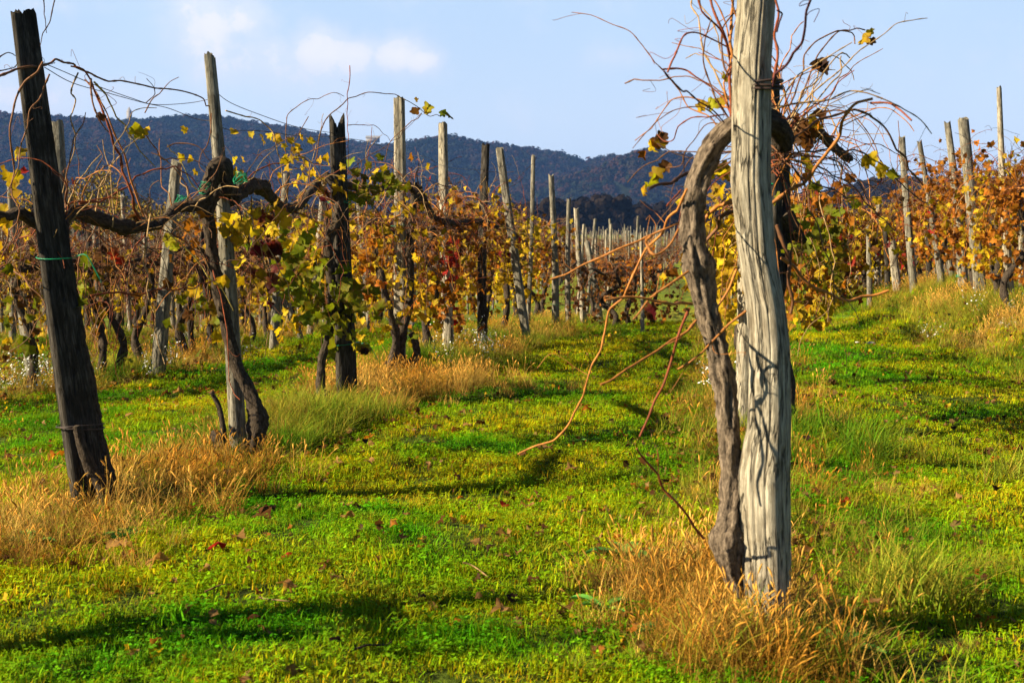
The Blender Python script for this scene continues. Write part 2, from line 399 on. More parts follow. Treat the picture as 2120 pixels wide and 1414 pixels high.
# instanced stuff: points with scale / yaw / which prototype
def proto_coll(objs, name):
    c = bpy.data.collections.new(name)
    for o in objs: c.objects.link(o)
    return c
def scatter(name, pts, scales, coll, nproto, label, cat, mats, tilt=0.12, zscale=None, yaw=None, seed=1):
    q = np.random.default_rng(seed); n = len(pts)
    me = bpy.data.meshes.new(name); me.vertices.add(n); me.vertices.foreach_set('co', np.asarray(pts, np.float32).ravel())
    sc = np.repeat(np.asarray(scales, float)[:, None], 3, 1)
    if zscale is not None: sc[:, 2] *= zscale
    rot = np.stack([q.normal(0, tilt, n), q.normal(0, tilt, n), q.uniform(0, 2 * pi, n) if yaw is None else yaw], -1)
    for nm, arr in (('scl', sc), ('rot', rot)):
        a = me.attributes.new(nm, 'FLOAT_VECTOR', 'POINT'); a.data.foreach_set('vector', arr.astype(np.float32).ravel())
    a = me.attributes.new('pick', 'INT', 'POINT'); a.data.foreach_set('value', q.integers(0, nproto, n).astype(np.int32))
    for m in mats: me.materials.append(m)
    o = bpy.data.objects.new(name, me); COL.objects.link(o)
    ng = bpy.data.node_groups.new(name, 'GeometryNodeTree')
    ng.interface.new_socket('Geometry', in_out='INPUT', socket_type='NodeSocketGeometry')
    ng.interface.new_socket('Geometry', in_out='OUTPUT', socket_type='NodeSocketGeometry')
    N = ng.nodes; L = ng.links
    gi = N.new('NodeGroupInput'); go = N.new('NodeGroupOutput')
    ci = N.new('GeometryNodeCollectionInfo'); ci.inputs['Collection'].default_value = coll
    ci.inputs['Separate Children'].default_value = True; ci.inputs['Reset Children'].default_value = True
    mp = N.new('GeometryNodeMeshToPoints'); L.new(gi.outputs[0], mp.inputs['Mesh'])
    ip = N.new('GeometryNodeInstanceOnPoints'); L.new(mp.outputs[0], ip.inputs['Points']); L.new(ci.outputs[0], ip.inputs['Instance'])
    ip.inputs['Pick Instance'].default_value = True
    for nm, dt, sk in (('pick', 'INT', 'Instance Index'), ('rot', 'FLOAT_VECTOR', None), ('scl', 'FLOAT_VECTOR', 'Scale')):
        na = N.new('GeometryNodeInputNamedAttribute'); na.data_type = dt; na.inputs['Name'].default_value = nm
        if sk: L.new(na.outputs['Attribute'], ip.inputs[sk])
        else:
            er = N.new('FunctionNodeEulerToRotation'); L.new(na.outputs['Attribute'], er.inputs[0]); L.new(er.outputs[0], ip.inputs['Rotation'])
    L.new(ip.outputs[0], go.inputs[0])
    md = o.modifiers.new('scatter', 'NODES'); md.node_group = ng
    tag(o, label, cat, kind='stuff'); return o

def crown_blob(seed, m, n=150):
    """a lumpy tree crown made of small facets, unit radius"""
    q = np.random.default_rng(seed); mb = MB()
    cl = q.normal(0, 1, (9, 3)); cl /= np.linalg.norm(cl, axis=1)[:, None]; cl *= q.uniform(.35, .75, (9, 1)); cl[:, 2] = np.abs(cl[:, 2]) * 0.9
    for c in cl:
        k = n // 9; d = q.normal(0, 1, (k, 3)); d /= np.linalg.norm(d, axis=1)[:, None]
        cc = c + d * q.uniform(.28, .5, (k, 1))
        for p_, dd in zip(cc, d):
            a = np.cross(dd, q.normal(0, 1, 3)); a /= np.linalg.norm(a); b_ = np.cross(dd, a)
            r = q.uniform(.12, .24); vs = [p_ + r * (a * cos(t_) + b_ * sin(t_)) * q.uniform(.7, 1.2) for t_ in (0, 1.3, 2.5, 3.9, 5.1)]
            mb.add(vs, [[0, 1, 2, 3, 4]], tint=q.uniform(.75, 1.25) * np.array([1, 1, 1]))
    o = mb.build('crown_source', m, link=False, smooth=False); return o
hc = proto_coll([crown_blob(s_, M['hillwood'], 130) for s_ in (1, 2, 3)], 'hill_crowns')
n = 15000
hx = rng.uniform(-720, 330, n); hy = rng.uniform(1000, 1700, n)
hpx = 1060 + hx / 1650 * F
keep = hz_f(hx, hy) > 3
hx, hy = hx[keep], hy[keep]
ex = rng.uniform(-720, 330, 900); ey = rng.uniform(1640, 1665, 900)
hx = np.concatenate([hx, ex]); hy = np.concatenate([hy, ey])
scatter('hillside_woods', np.stack([hx, hy, hz_f(hx, hy) + 0.8], -1), rng.uniform(1.0, 4.0, len(hx)) + 3.4 + 2.5 * (rng.random(len(hx)) < .12), hc, 3,
        'russet and dark green woods covering the far blue hills', 'woods', [M['hillwood']], 0.2)
fc = proto_coll([crown_blob(s_, M['farwood'], 420) for s_ in (11, 12, 13)], 'far_crowns')
n = 1500
fx = rng.uniform(-150, 330, n); fy = rng.uniform(330, 420, n)
fz = ground(fx, fy)
sc_ = rng.uniform(2.4, 4.2, n); lift = rng.uniform(0.2, 5.8, n) + 1.5 * np.sin(fx / 14) + 1.0 * np.sin(fx / 37 + 1)
pts1 = np.stack([fx, fy, fz + lift], -1)
n2_ = 2600
gx = rng.uniform(60, 420, n2_); gy = rng.uniform(440, 650, n2_); gz_ = hz_f2(gx, gy)
ok_ = gz_ > 1; gx, gy, gz_ = gx[ok_], gy[ok_], gz_[ok_]
pts2 = np.stack([gx, gy, gz_ + 0.5], -1)
scatter('far_woods', np.vstack([pts1, pts2]), np.concatenate([sc_, rng.uniform(2.0, 3.6, len(gx))]), fc, 3,
        'dark brown woods in a band beyond the vineyard', 'woods', [M['farwood']], 0.2)

# hilltop tower and house, tiny on the ridge
def boxmb(mb, c, s, mat=0):
    c = np.array(c, float); s = np.array(s, float) / 2
    v = [c + s * np.array(k) for k in ((-1, -1, -1), (1, -1, -1), (1, 1, -1), (-1, 1, -1), (-1, -1, 1), (1, -1, 1), (1, 1, 1), (-1, 1, 1))]
    mb.add(v, [[0, 3, 2, 1], [4, 5, 6, 7], [0, 1, 5, 4], [1, 2, 6, 5], [2, 3, 7, 6], [3, 0, 4, 7]], mat=mat)
tb = P(268, 252, 1640); tw = empty('church_tower', (tb[0], tb[1], tb[2] - 2)); tag(tw, 'tiny pale church tower standing on the crest of the blue hill', 'tower')
mb = MB(); boxmb(mb, (0, 0, 6), (5, 5, 14)); mb.build('tower_shaft', M['plaster'], tw, smooth=False)
mb = MB(); mb.add([(-2.6, -2.6, 13), (2.6, -2.6, 13), (2.6, 2.6, 13), (-2.6, 2.6, 13), (0, 0, 19)], [[0, 1, 4], [1, 2, 4], [2, 3, 4], [3, 0, 4]]); mb.build('spire', M['plaster'], tw, smooth=False)
hb = P(772, 293, 1640); hs = empty('hilltop_house', (hb[0], hb[1], hb[2] - 1)); tag(hs, 'tiny pale house on the hill crest above the left vine row', 'house')
mb = MB(); boxmb(mb, (0, 0, 2.2), (15, 8, 5)); mb.build('wall', M['plaster'], hs, smooth=False)
mb = MB(); mb.add([(-8, -4.5, 4.6), (8, -4.5, 4.6), (8, 4.5, 4.6), (-8, 4.5, 4.6), (-8, 0, 7.2), (8, 0, 7.2)], [[0, 1, 5, 4], [2, 3, 4, 5]]); mb.add([(-8, -4.5, 4.6), (-8, 0, 7.2), (-8, 4.5, 4.6)], [[0, 1, 2]]); mb.build('roof', M['plaster'], hs, smooth=False)

# a few separate autumn trees between the field and the hill, on the left
def autumn_tree(x, y, h, r, seed, label):
    q = np.random.default_rng(seed); z = gz(x, y)
    t_ = empty('autumn_tree', (x, y, z)); tag(t_, label, 'tree', 'autumn trees beyond the left vine rows')
    mb = MB(); mb.tube(spline([(0, 0, -.3), (.1, 0, h * .3), (-.1, .1, h * .55), (0, 0, h * .85)], .5), np.linspace(.28, .06, 1)[0] * np.linspace(1, .2, len(spline([(0, 0, -.3), (.1, 0, h * .3), (-.1, .1, h * .55), (0, 0, h * .85)], .5))), 7, .2)
    for k in range(9):
        a = q.uniform(0, 2 * pi); b0 = h * q.uniform(.25, .65)
        mb.tube(spline([(0, 0, b0), (cos(a) * r * .4, sin(a) * r * .4, b0 + h * .12), (cos(a) * r * .8, sin(a) * r * .8, b0 + h * .25)], .5), .07, 5)
    mb.build('trunk', M['treebark'], t_)
    mb = MB(); 
    for k in range(26):
        d = q.normal(0, 1, 3); d /= np.linalg.norm(d); c = np.array([0, 0, h * .58]) + d * np.array([r, r, h * .38]) * q.uniform(.35, .95)
        nn = 70; off = q.normal(0, 1, (nn, 3)); off = off / np.linalg.norm(off, axis=1)[:, None] * q.uniform(.2, 1, (nn, 1)) * r * .36
        tn = q.uniform(.7, 1.3)
        for o_ in off:
            a1 = q.normal(0, 1, 3); a1 /= np.linalg.norm(a1); b1 = np.cross(a1, q.normal(0, 1, 3)); b1 /= np.linalg.norm(b1); s_ = q.uniform(.10, .24)
            p_ = c + o_; mb.add([p_, p_ + a1 * s_, p_ + (a1 + b1) * s_ * .9, p_ + b1 * s_], [[0, 1, 2, 3]], tint=np.ones(3) * tn * q.uniform(.8, 1.2))
    mb.build('crown', M['autumn'], t_, smooth=False)
for i, (px, top, Y, r, lab) in enumerate([(12, 430, 120, 3.6, 'low yellow-brown tree at the left edge behind the dark plank post'),
        (150, 362, 122, 3.0, 'tallest yellow autumn tree, right of the dark plank post'), (205, 348, 130, 2.8, 'narrow yellow autumn tree beside the tallest one'),
        (262, 395, 128, 3.2, 'rounded olive-yellow tree right of the two tall yellow ones'), (330, 418, 135, 3.4, 'olive-brown tree behind the leaning grey post'),
        (420, 425, 140, 3.6, 'brownish tree left of the slim leaning post'), (530, 418, 150, 3.8, 'olive-brown tree right of the slim leaning post'),
        (610, 400, 150, 3.4, 'olive tree left of the broken dark post'), (70, 385, 118, 3.0, 'yellow tree partly hidden by the dark plank post')]):
    b_ = P(px, 480, Y); z_ = gz(b_[0], Y); autumn_tree(b_[0], Y, P(px, top, Y)[2] - z_, r, 40 + i, lab)

# ------------------------------------------------------------------ posts
def make_post(name, base, top, rb, rt, m, seed, sect='round', yaw=0.0, sides=28, jag=0.02, split=False, knots=(), path=None):
    q = np.random.default_rng(seed)
    base = np.array(base, float); top = np.array(top, float)
    z0 = base.copy(); d = top - base; L = np.linalg.norm(d); dirv = d / L
    b0 = base - dirv * 0.18; Lt = L + 0.18; n = max(8, int(Lt / 0.045))
    s_ = np.linspace(0, 1, n)
    bow = q.uniform(-1, 1, 2) * 0.012 * L
    u0 = np.array([cos(yaw), sin(yaw), 0]); u0 -= dirv * u0.dot(dirv); u0 /= np.linalg.norm(u0); v0 = np.cross(dirv, u0)
    th = np.arange(sides) * 2 * pi / sides
    if sect == 'square': cr = 1.0 / (np.abs(np.cos(th)) ** 7 + np.abs(np.sin(th)) ** 7) ** (1 / 7.0)
    elif sect == 'plank': cr = 1.0 / (np.abs(np.cos(th)) ** 7 + np.abs(np.sin(th) / .45) ** 7) ** (1 / 7.0)
    else: cr = 1 + 0.05 * np.cos(2 * th + q.uniform(0, 6)) + 0.035 * np.cos(3 * th + q.uniform(0, 6))
    R = (rb + (rt - rb) * s_)[:, None] * cr[None, :]
    for j in range(5):
        R *= 1 + 0.022 * np.sin(th[None, :] * q.integers(1, 6) + s_[:, None] * L * q.uniform(-3.5, 3.5) + q.uniform(0, 6))
    for j in range(7 + (sides > 50) * 5 if sect == 'round' else 9 + (sides > 50) * 10):       # drying cracks that wander along the post
        c = q.uniform(0, 2 * pi); wd = q.uniform(.035, .08) if sides > 50 else q.uniform(.07, .14); a0, a1 = sorted(q.uniform(-.2, 1.2, 2)); 
        cc = c + 0.25 * np.sin(s_ * q.uniform(2, 7) + q.uniform(0, 6)); dd = (th[None, :] - cc[:, None] + pi) % (2 * pi) - pi
        R *= 1 - q.uniform(.06, .17) * np.exp(-(dd / wd) ** 2) * (sm(a0 - .05, a0 + .1, s_) * (1 - sm(a1 - .1, a1 + .05, s_)))[:, None]
    if path:      # (height fraction, sideways offset, girth factor)
        pf, po, pg = np.array(path).T
        R *= np.interp(s_, pf, pg)[:, None]
    for (ks, kt, kh) in knots:
        dd = (th[None, :] - kt + pi) % (2 * pi) - pi
        R *= 1 + kh * np.exp(-(dd / .5) ** 2 - ((s_[:, None] - ks) / .035) ** 2)
    cen = b0[None, :] + dirv * (s_ * Lt)[:, None] + np.sin(pi * s_)[:, None] * (u0 * bow[0] + v0 * bow[1]) * (0 if path else 1)
    if path: cen = cen + np.array([1.0, 0, 0]) * np.interp(s_, pf, po)[:, None]
    v = cen[:, None, :] + R[..., None] * (np.cos(th)[None, :, None] * u0 + np.sin(th)[None, :, None] * v0)
    jz = q.uniform(-1, 1, sides) * jag + jag * 1.4 * np.sin(th * 2 + q.uniform(0, 6))
    if split: jz += -0.10 * np.exp(-(((th - q.uniform(0, 6)) % pi - pi / 2) / .35) ** 2) + 0.03
    v[-1] += dirv * jz[:, None]; v[-2] += dirv * (jz * .5)[:, None]
    gr = np.stack([R * np.cos(th), R * np.sin(th), np.repeat((s_ * Lt)[:, None], sides, 1)], -1) + seed * 1.3
    mb = MB(); i, j = np.meshgrid(np.arange(n - 1), np.arange(sides), indexing='ij'); j2 = (j + 1) % sides
    mb.add(v.reshape(-1, 3), np.stack([i * sides + j, i * sides + j2, (i + 1) * sides + j2, (i + 1) * sides + j], -1).reshape(-1, 4), gr.reshape(-1, 3))
    k = np.arange(sides); kk = (k + 1) % sides
    rim = v[-1]; ctr = rim.mean(0); inner = ctr + (rim - ctr) * .55 - dirv * rt * .12 + dirv * (q.uniform(-1, 1, (sides, 1)) * jag * .5)
    mb.add(np.vstack([rim, inner, ctr - dirv * (0.04 if split else .01)]), np.concatenate([np.stack([k, kk, kk + sides], -1), np.stack([k, kk + sides, k + sides], -1), np.stack([k + sides, kk + sides, np.full(sides, 2 * sides)], -1)]),
           np.vstack([rim, inner, ctr]) * 3)
    return mb.build(name, m, loc=z0)

def tie(parent_post, center, r, m, name='twine_tie', turns=1, tail=True, seed=0, thick=0.003):
    """a loop of twine or wire round a post; coordinates local to the post"""
    q = np.random.default_rng(seed); mb = MB(); c = np.array(center, float)
    for k in range(turns):
        th = np.linspace(0, 2 * pi, 28); tl = q.uniform(-.12, .12, 2)
        mb.tube(np.stack([c[0] + cos(0) * np.cos(th) * r, c[1] + np.sin(th) * r, c[2] + k * .008 + (tl[0] * np.cos(th) + tl[1] * np.sin(th)) * r], -1), thick, 5)
    if tail:
        mb.tube(spline([c + (r, -.2 * r, 0), c + (r * 1.6, -.5 * r, .01), c + (r * 2.0, -.4 * r, -.06), c + (r * 2.3, -.3 * r, -.13)], .02), thick, 5)
    mb.build(name, m, parent_post)

POSTS = {}
# key: base px,py (or Y given), top px,py, widths top/base in photo px, material, section, label
PT = [
 ('L1', 190, 1052, None, 48, 26, 56, 82, 'dark_wood', 'plank', 'tallest dark squared post leaning left, at the left of the frame'),
 ('L2', 494, 940, None, 434, 117, 23, 38, 'grey_wood', 'round', 'slim grey post with a gnarled vine head wrapped round its middle'),
 ('L3', 718, 835, None, 698, 258, 35, 52, 'dark_wood', 'plank', 'thick dark post with a broken split top, tied with green twine'),
 ('L4', 826, 772, None, 826, 204, 23, 28, 'pale_wood', 'square', 'pale flat-sided post right of the broken dark post'),
 ('L5', 930, 735, None, 917, 256, 19, 26, 'pale_wood', 'round', 'pale round-topped post right of the flat-sided pale post'),
 ('L6', 1000, None, 17.2, 1006, 300, 16, 22, 'dark_wood', 'round', 'dark leaf-wrapped post with thin shoots rising from its top'),
 ('L7', 1092, None, 18.6, 1034, 308, 17, 20, 'grey_wood', 'square', 'grey post leaning left, right of the leaf-wrapped dark post'),
 ('L8', 1092, None, 21.0, 1104, 323, 8, 9, 'grey_wood', 'round', 'thin grey stake bent right above the left row'),
 ('L9', 1150, None, 22.5, 1141, 363, 11, 16, 'grey_wood', 'round', 'narrow grey post standing clear near the far end of the left row'),
 ('L10', 1178, None, 24.5, 1178, 412, 9, 14, 'grey_wood', 'round', 'grey post topped by dark red shoots in the left row'),
 ('L11', 1211, None, 26.0, 1193, 432, 10, 15, 'pale_wood', 'round', 'pale leaning post near the end of the left row'),
 ('L12', 1243, None, 27.0, 1215, 500, 12, 16, 'grey_wood', 'round', 'last grey post of the left row, leaning left'),
 ('A1', 152, None, 15.0, 118, 254, 27, 34, 'grey_wood', 'square', 'squared grey post just right of the tall dark post, one row behind'),
 ('A2', 322, None, 15.6, 366, 335, 19, 30, 'grey_wood', 'square', 'grey post leaning right behind the left row, dark vine trunk against it'),
 ('A0', 66, None, 15.2, 24, 440, 18, 30, 'grey_wood', 'round', 'grey post with two green ties left of the tall dark post'),
 ('A3', 440, None, 18.2, 418, 470, 14, 20, 'dark_wood', 'round', 'short dark post behind the slim grey post'),
 ('A4', 566, None, 18.6, 594, 360, 13, 20, 'grey_wood', 'round', 'pale-topped post leaning right in the row behind the left row'),
 ('A5', 622, None, 20.5, 505, 425, 12, 15, 'grey_wood', 'round', 'thin slanting grey post behind the slim grey post'),
 ('A6', 640, None, 21.5, 672, 372, 12, 14, 'pale_wood', 'round', 'thin pale post just left of the broken dark post'),
 ('A7', 768, None, 22.5, 742, 416, 11, 15, 'grey_wood', 'round', 'grey post between the broken dark post and the flat-sided pale post'),
 ('A8', 852, None, 25.0, 862, 410, 8, 10, 'pale_wood', 'round', 'thin pale post seen between the two pale posts'),
 ('M1', 1590, 1312, None, 1572, -70, 80, 104, 'pale_wood', 'round', 'thick pale weathered post close in front, its top out of frame'),
 ('M2', 1538, 895, None, 1545, 470, 32, 40, 'pale_wood', 'round', 'very pale short post half hidden behind the thick front post'),
 ('M3', 1596, None, 8.2, 1600, 150, 24, 34, 'dark_wood', 'square', 'dark post right behind the thick front post, vine head against it'),
 ('R1', 2092, 622, None, 2068, 182, 10, 20, 'pale_wood', 'round', 'tallest slim post of the right row'),
 ('R2', 2030, None, 19.4, 1994, 246, 21, 26, 'grey_wood', 'square', 'thick post with a slanted pale top in the right row'),
 ('R3', 1995, None, 20.6, 1961, 254, 13, 22, 'grey_wood', 'round', 'grey post left of the thick slanted-top post in the right row'),
 ('R4', 1950, None, 22.2, 1903, 293, 10, 16, 'grey_wood', 'round', 'slim grey post with leaning top left of the right row pair'),
 ('R5', 1893, None, 23.0, 1867, 284, 13, 17, 'grey_wood', 'round', 'grey post with dark tip above leaves, first tall one left in the right row'),
 ('R6', 1860, None, 23.8, 1846, 500, 16, 20, 'pale_wood', 'round', 'short thick white post at the lane end of the right row'),
 ('R7', 1815, None, 26.5, 1819, 412, 12, 14, 'pale_wood', 'round', 'pale flat-topped post rising above the lane-end leaves'),
 ('R8', 2114, None, 19.0, 2108, 360, 11, 12, 'pale_wood', 'round', 'thin pale stake at the right edge of the frame'),
 ('R9', 2060, None, 20.0, 2044, 345, 9, 14, 'dark_wood', 'round', 'dark stake between the tallest slim post and the thick slanted-top post'),
 ('R10', 1976, None, 23.0, 1936, 372, 9, 13, 'grey_wood', 'round', 'low grey stake leaning left, left of the thick slanted-top post'),
 ('R11', 1925, None, 24.5, 1922, 420, 9, 12, 'dark_wood', 'round', 'short dark stake among rusty leaves in the right row'),
 ('R12', 1838, None, 24.8, 1832, 470, 9, 13, 'dark_wood', 'round', 'short dark stake just left of the short thick white post'),
 ('C1', 1330, 692, None, 1327, 482, 6, 8, 'pale_wood', 'round', 'thin white stake in the leaves at the end of the middle lane'),
 ('C2', 1800, 640, None, 1797, 470, 9, 12, 'grey_wood', 'round', 'grey stake at the end of the right lane'),
]
for i, (key, bx, by, Y, tx, ty, wt, wb, m, sect, lab) in enumerate(PT):
    if Y is None: base = on(bx, by)
    else: b_ = P(bx, 600, Y); base = np.array([b_[0], Y, gz(b_[0], Y)])
    Yb = base[1]; lean = {'L1': 0.1, 'M1': 0.0}.get(key, 0.0)
    top = P(tx, ty, Yb + lean); k = Yb / F / 2
    big = key in ('M1', 'L1', 'L2', 'L3', 'L4', 'L5')
    o = make_post('vineyard_post', base, top, wb * k * (.9 if sect != 'round' else 1), wt * k * (.9 if sect != 'round' else 1), M[m], 20 + i, sect,
                  yaw={'L1': radians(38), 'L3': radians(40), 'L4': radians(-6), 'A2': radians(-12), 'M3': .5}.get(key, rng.uniform(-.3, .3)),
                  sides=128 if key == 'M1' else (36 if big else 16), jag=0.012 if key != 'L3' else .03, split=(key == 'L3'),
                  knots=[(.70, -2.9, .16), (.27, -1.9, .09), (.45, -1.2, -.06), (.14, -2.3, .07), (.86, -1.6, .05)] if key == 'M1' else [],
                  path=[(0, .007, .72), (.10, .007, .78), (.15, 0, .93), (.2, -.002, .97), (.3, -.005, 1.01), (.345, .006, .93), (.37, .0145, .85), (.475, .018, .84), (.53, .009, .81), (.61, -.022, .80), (.71, -.038, .90), (.87, -.031, .94), (.95, -.013, .94), (1, -.01, .94)] if key == 'M1' else None)
    tag(o, lab, 'post', 'wooden posts holding up the vines'); POSTS[key] = (o, base, top, wb * k, wt * k)

def post_tie(key, py, m='twine', **kw):
    o, base, top, rb, rt = POSTS[key]
    f = np.clip((P(0, py, base[1])[2] - base[2]) / (top[2] - base[2]), 0, 1)
    c = (top - base) * f; r = (rb + (rt - rb) * f) * kw.pop('rs', 1.12)
    tie(o, c, r, M[m], **kw)
post_tie('L1', 532, turns=1, seed=1, rs=1.2)
post_tie('L1', 885, 'wire', name='wire_tie', turns=2, seed=2, tail=False, rs=1.25)
post_tie('L3', 420, turns=2, seed=3, rs=1.25, tail=False)
post_tie('L3', 712, turns=1, seed=4, rs=1.25)
post_tie('L4', 467, turns=1, seed=5, rs=1.3)
post_tie('A0', 618, turns=1, seed=6, tail=False); post_tie('A0', 730, turns=1, seed=7)
post_tie('M1', 183, 'wire', name='wire_tie', turns=3, seed=8, tail=False, rs=1.04, thick=.0042)
post_tie('M3', 383, turns=2, seed=9, rs=1.25)
post_tie('R3', 572, turns=3, seed=10, rs=1.2, tail=False); post_tie('L9', 630, turns=1, seed=11, tail=False)

# ------------------------------------------------------------------ leaves and canes
def leaf_template(q):
    ang = np.radians([0, 14, 26, 40, 56, 70, 86, 104, 120, 140, 162])
    rad = np.array([1.0, .86, .72, .84, .95, .84, .64, .76, .84, .68, .45]) * q.uniform(.9, 1.08, 11) * .56
    a = np.concatenate([-ang[::-1][:-1], ang]); r = np.concatenate([rad[::-1][:-1], rad]) * q.uniform(.88, 1.12, 21)
    x = np.sin(a) * r; y = 0.30 + np.cos(a) * r
    x = np.concatenate([[0.0, 0.0], x]); y = np.concatenate([[0.02, .45], y])   # petiole point, mid point
    cup = q.uniform(-1.3, 1.6); roll = q.uniform(.0, 1.3); tw = q.uniform(-1.0, 1.0)
    z = cup * (x * x) + roll * np.abs(x) * .5 - q.uniform(-.2, .8) * (y - .3) ** 2 + tw * x * (y - .3) + .06 * np.sin(9 * a.mean() + 7 * x + 5 * y) + q.normal(0, .04, len(x))
    f = [[1, 2 + i, 3 + i] for i in range(20)] + [[1, 22, 0], [1, 0, 2]]
    return np.stack([x, y, z], -1), np.array(f)
TQ = np.random.default_rng(77); LEAF = [leaf_template(TQ) for _ in range(10)]
TINTS = {'yellow': (.66, .45, .012), 'gold': (.56, .37, .012), 'lime': (.44, .45, .012), 'green': (.19, .23, .008), 'orange': (.48, .17, .012), 'red': (.40, .025, .015),
         'maroon': (.10, .008, .014), 'brown': (.13, .055, .015), 'dark': (.035, .02, .015), 'tan': (.48, .27, .09)}
PAL = {'yellow': (('yellow', 34), ('gold', 24), ('lime', 16), ('green', 6), ('orange', 6), ('brown', 14), ('red', 1)),
       'green': (('yellow', 32), ('gold', 14), ('lime', 28), ('green', 12), ('brown', 7), ('maroon', 3)),
       'orange': (('yellow', 24), ('gold', 26), ('lime', 8), ('green', 4), ('orange', 12), ('brown', 22), ('red', 4)),
       'brown': (('gold', 22), ('orange', 10), ('brown', 40), ('yellow', 18), ('maroon', 7), ('red', 3)),
       'rust': (('yellow', 14), ('gold', 26), ('orange', 20), ('brown', 28), ('red', 8), ('maroon', 4)),
       'ground': (('tan', 35), ('brown', 30), ('orange', 18), ('dark', 7), ('gold', 10))}
def pick_tint(q, pal):
    if pal in TINTS: t = TINTS[pal]
    else:
        names, wts = zip(*PAL[pal]); t = TINTS[names[q.choice(len(names), p=np.array(wts) / sum(wts))]]
    return np.clip(np.array(t) * q.uniform(.4, 1.15) * q.uniform(.92, 1.08, 3), 0, .9)
def add_leaf(mb, p, tip, size, tint, q, mat=0):
    v, f = LEAF[q.integers(0, len(LEAF))]
    tip = np.array(tip, float); tip /= np.linalg.norm(tip) + 1e-9
    a = q.normal(0, 1, 3); xx = a - tip * a.dot(tip); xx /= np.linalg.norm(xx) + 1e-9; zz = np.cross(xx, tip)
    vv = np.asarray(p) + size * (v[:, :1] * xx + v[:, 1:2] * tip + v[:, 2:] * zz)
    k = min(1.0, q.random() ** 2 * 1.1); e = np.clip(k * q.uniform(.3, 1.2, len(vv)), 0, 1)[:, None]; e[:2] = 0
    tint = np.asarray(tint, float) * np.where(np.arange(len(vv)) < 2, 1.1, 1.0)[:, None] * (1 - e) + np.array([.20, .085, .02]) * e
    mb.add(vv, f, v * 0.12 + q.uniform(0, 9, 3), tint, mat)
CANE_T = {'red': (.27, .065, .022), 'brown': (.20, .09, .038), 'pale': (.40, .25, .10), 'orange': (.50, .19, .04), 'dark': (.06, .035, .03), 'purple': (.10, .03, .04), 'yellow': (.5, .38, .09)}
def add_cane(mb, ctrl, r0, r1, tint, q, node=0.075, zig=1.0, twigs=0.25, sides=6, mat=0, taper=True):
    pts = spline(ctrl, 0.018); L = np.concatenate([[0], np.cumsum(np.linalg.norm(np.diff(pts, axis=0), axis=1))])
    n = len(pts); ph = (L / node) % 1.0; idx = (L / node).astype(int)
    off = q.normal(0, 1, (idx.max() + 3, 3)) * node * 0.10 * zig
    pts = pts + off[idx] * (1 - ph)[:, None] + off[idx + 1] * ph[:, None]
    r = (r0 + (r1 - r0) * L / max(L[-1], 1e-6)) * (1 + .45 * np.exp(-((ph - .5) / .07) ** 2))
    tc_ = np.array(CANE_T[tint] if isinstance(tint, str) else tint) * q.uniform(.75, 1.25)
    mb.tube(pts, r, sides, tint=tc_, mat=mat, seed=int(q.integers(0, 99)))
    for k in range(1, idx.max()):
        if q.random() < twigs:
            i = int(np.argmin(np.abs(L - (k + .5) * node))); d = q.normal(0, 1, 3); d[2] += .3; d /= np.linalg.norm(d)
            ln = q.uniform(.02, .12); c1_ = pts[i] + d * ln * .5; e = c1_ + (d + q.normal(0, .7, 3)) * ln * .5
            e2 = e + (q.normal(0, .8, 3)) * ln * .3
            mb.tube(spline([pts[i], c1_, e, e2], .012), max(.0008, r1 * .35), 4, tint=tc_ * .9, mat=mat, cap=False)
    return pts
def grow(q, start, d, length, droop, jit, step=0.07):
    p = np.array(start, float); d = np.array(d, float); d /= np.linalg.norm(d); out = [p.copy()]
    for k in range(int(length / step)):
        d = d + q.normal(0, jit, 3) + np.array([0, 0, -droop * (0.3 + k * step)]); d /= np.linalg.norm(d)
        p = p + d * step; out.append(p.copy())
    return np.array(out)

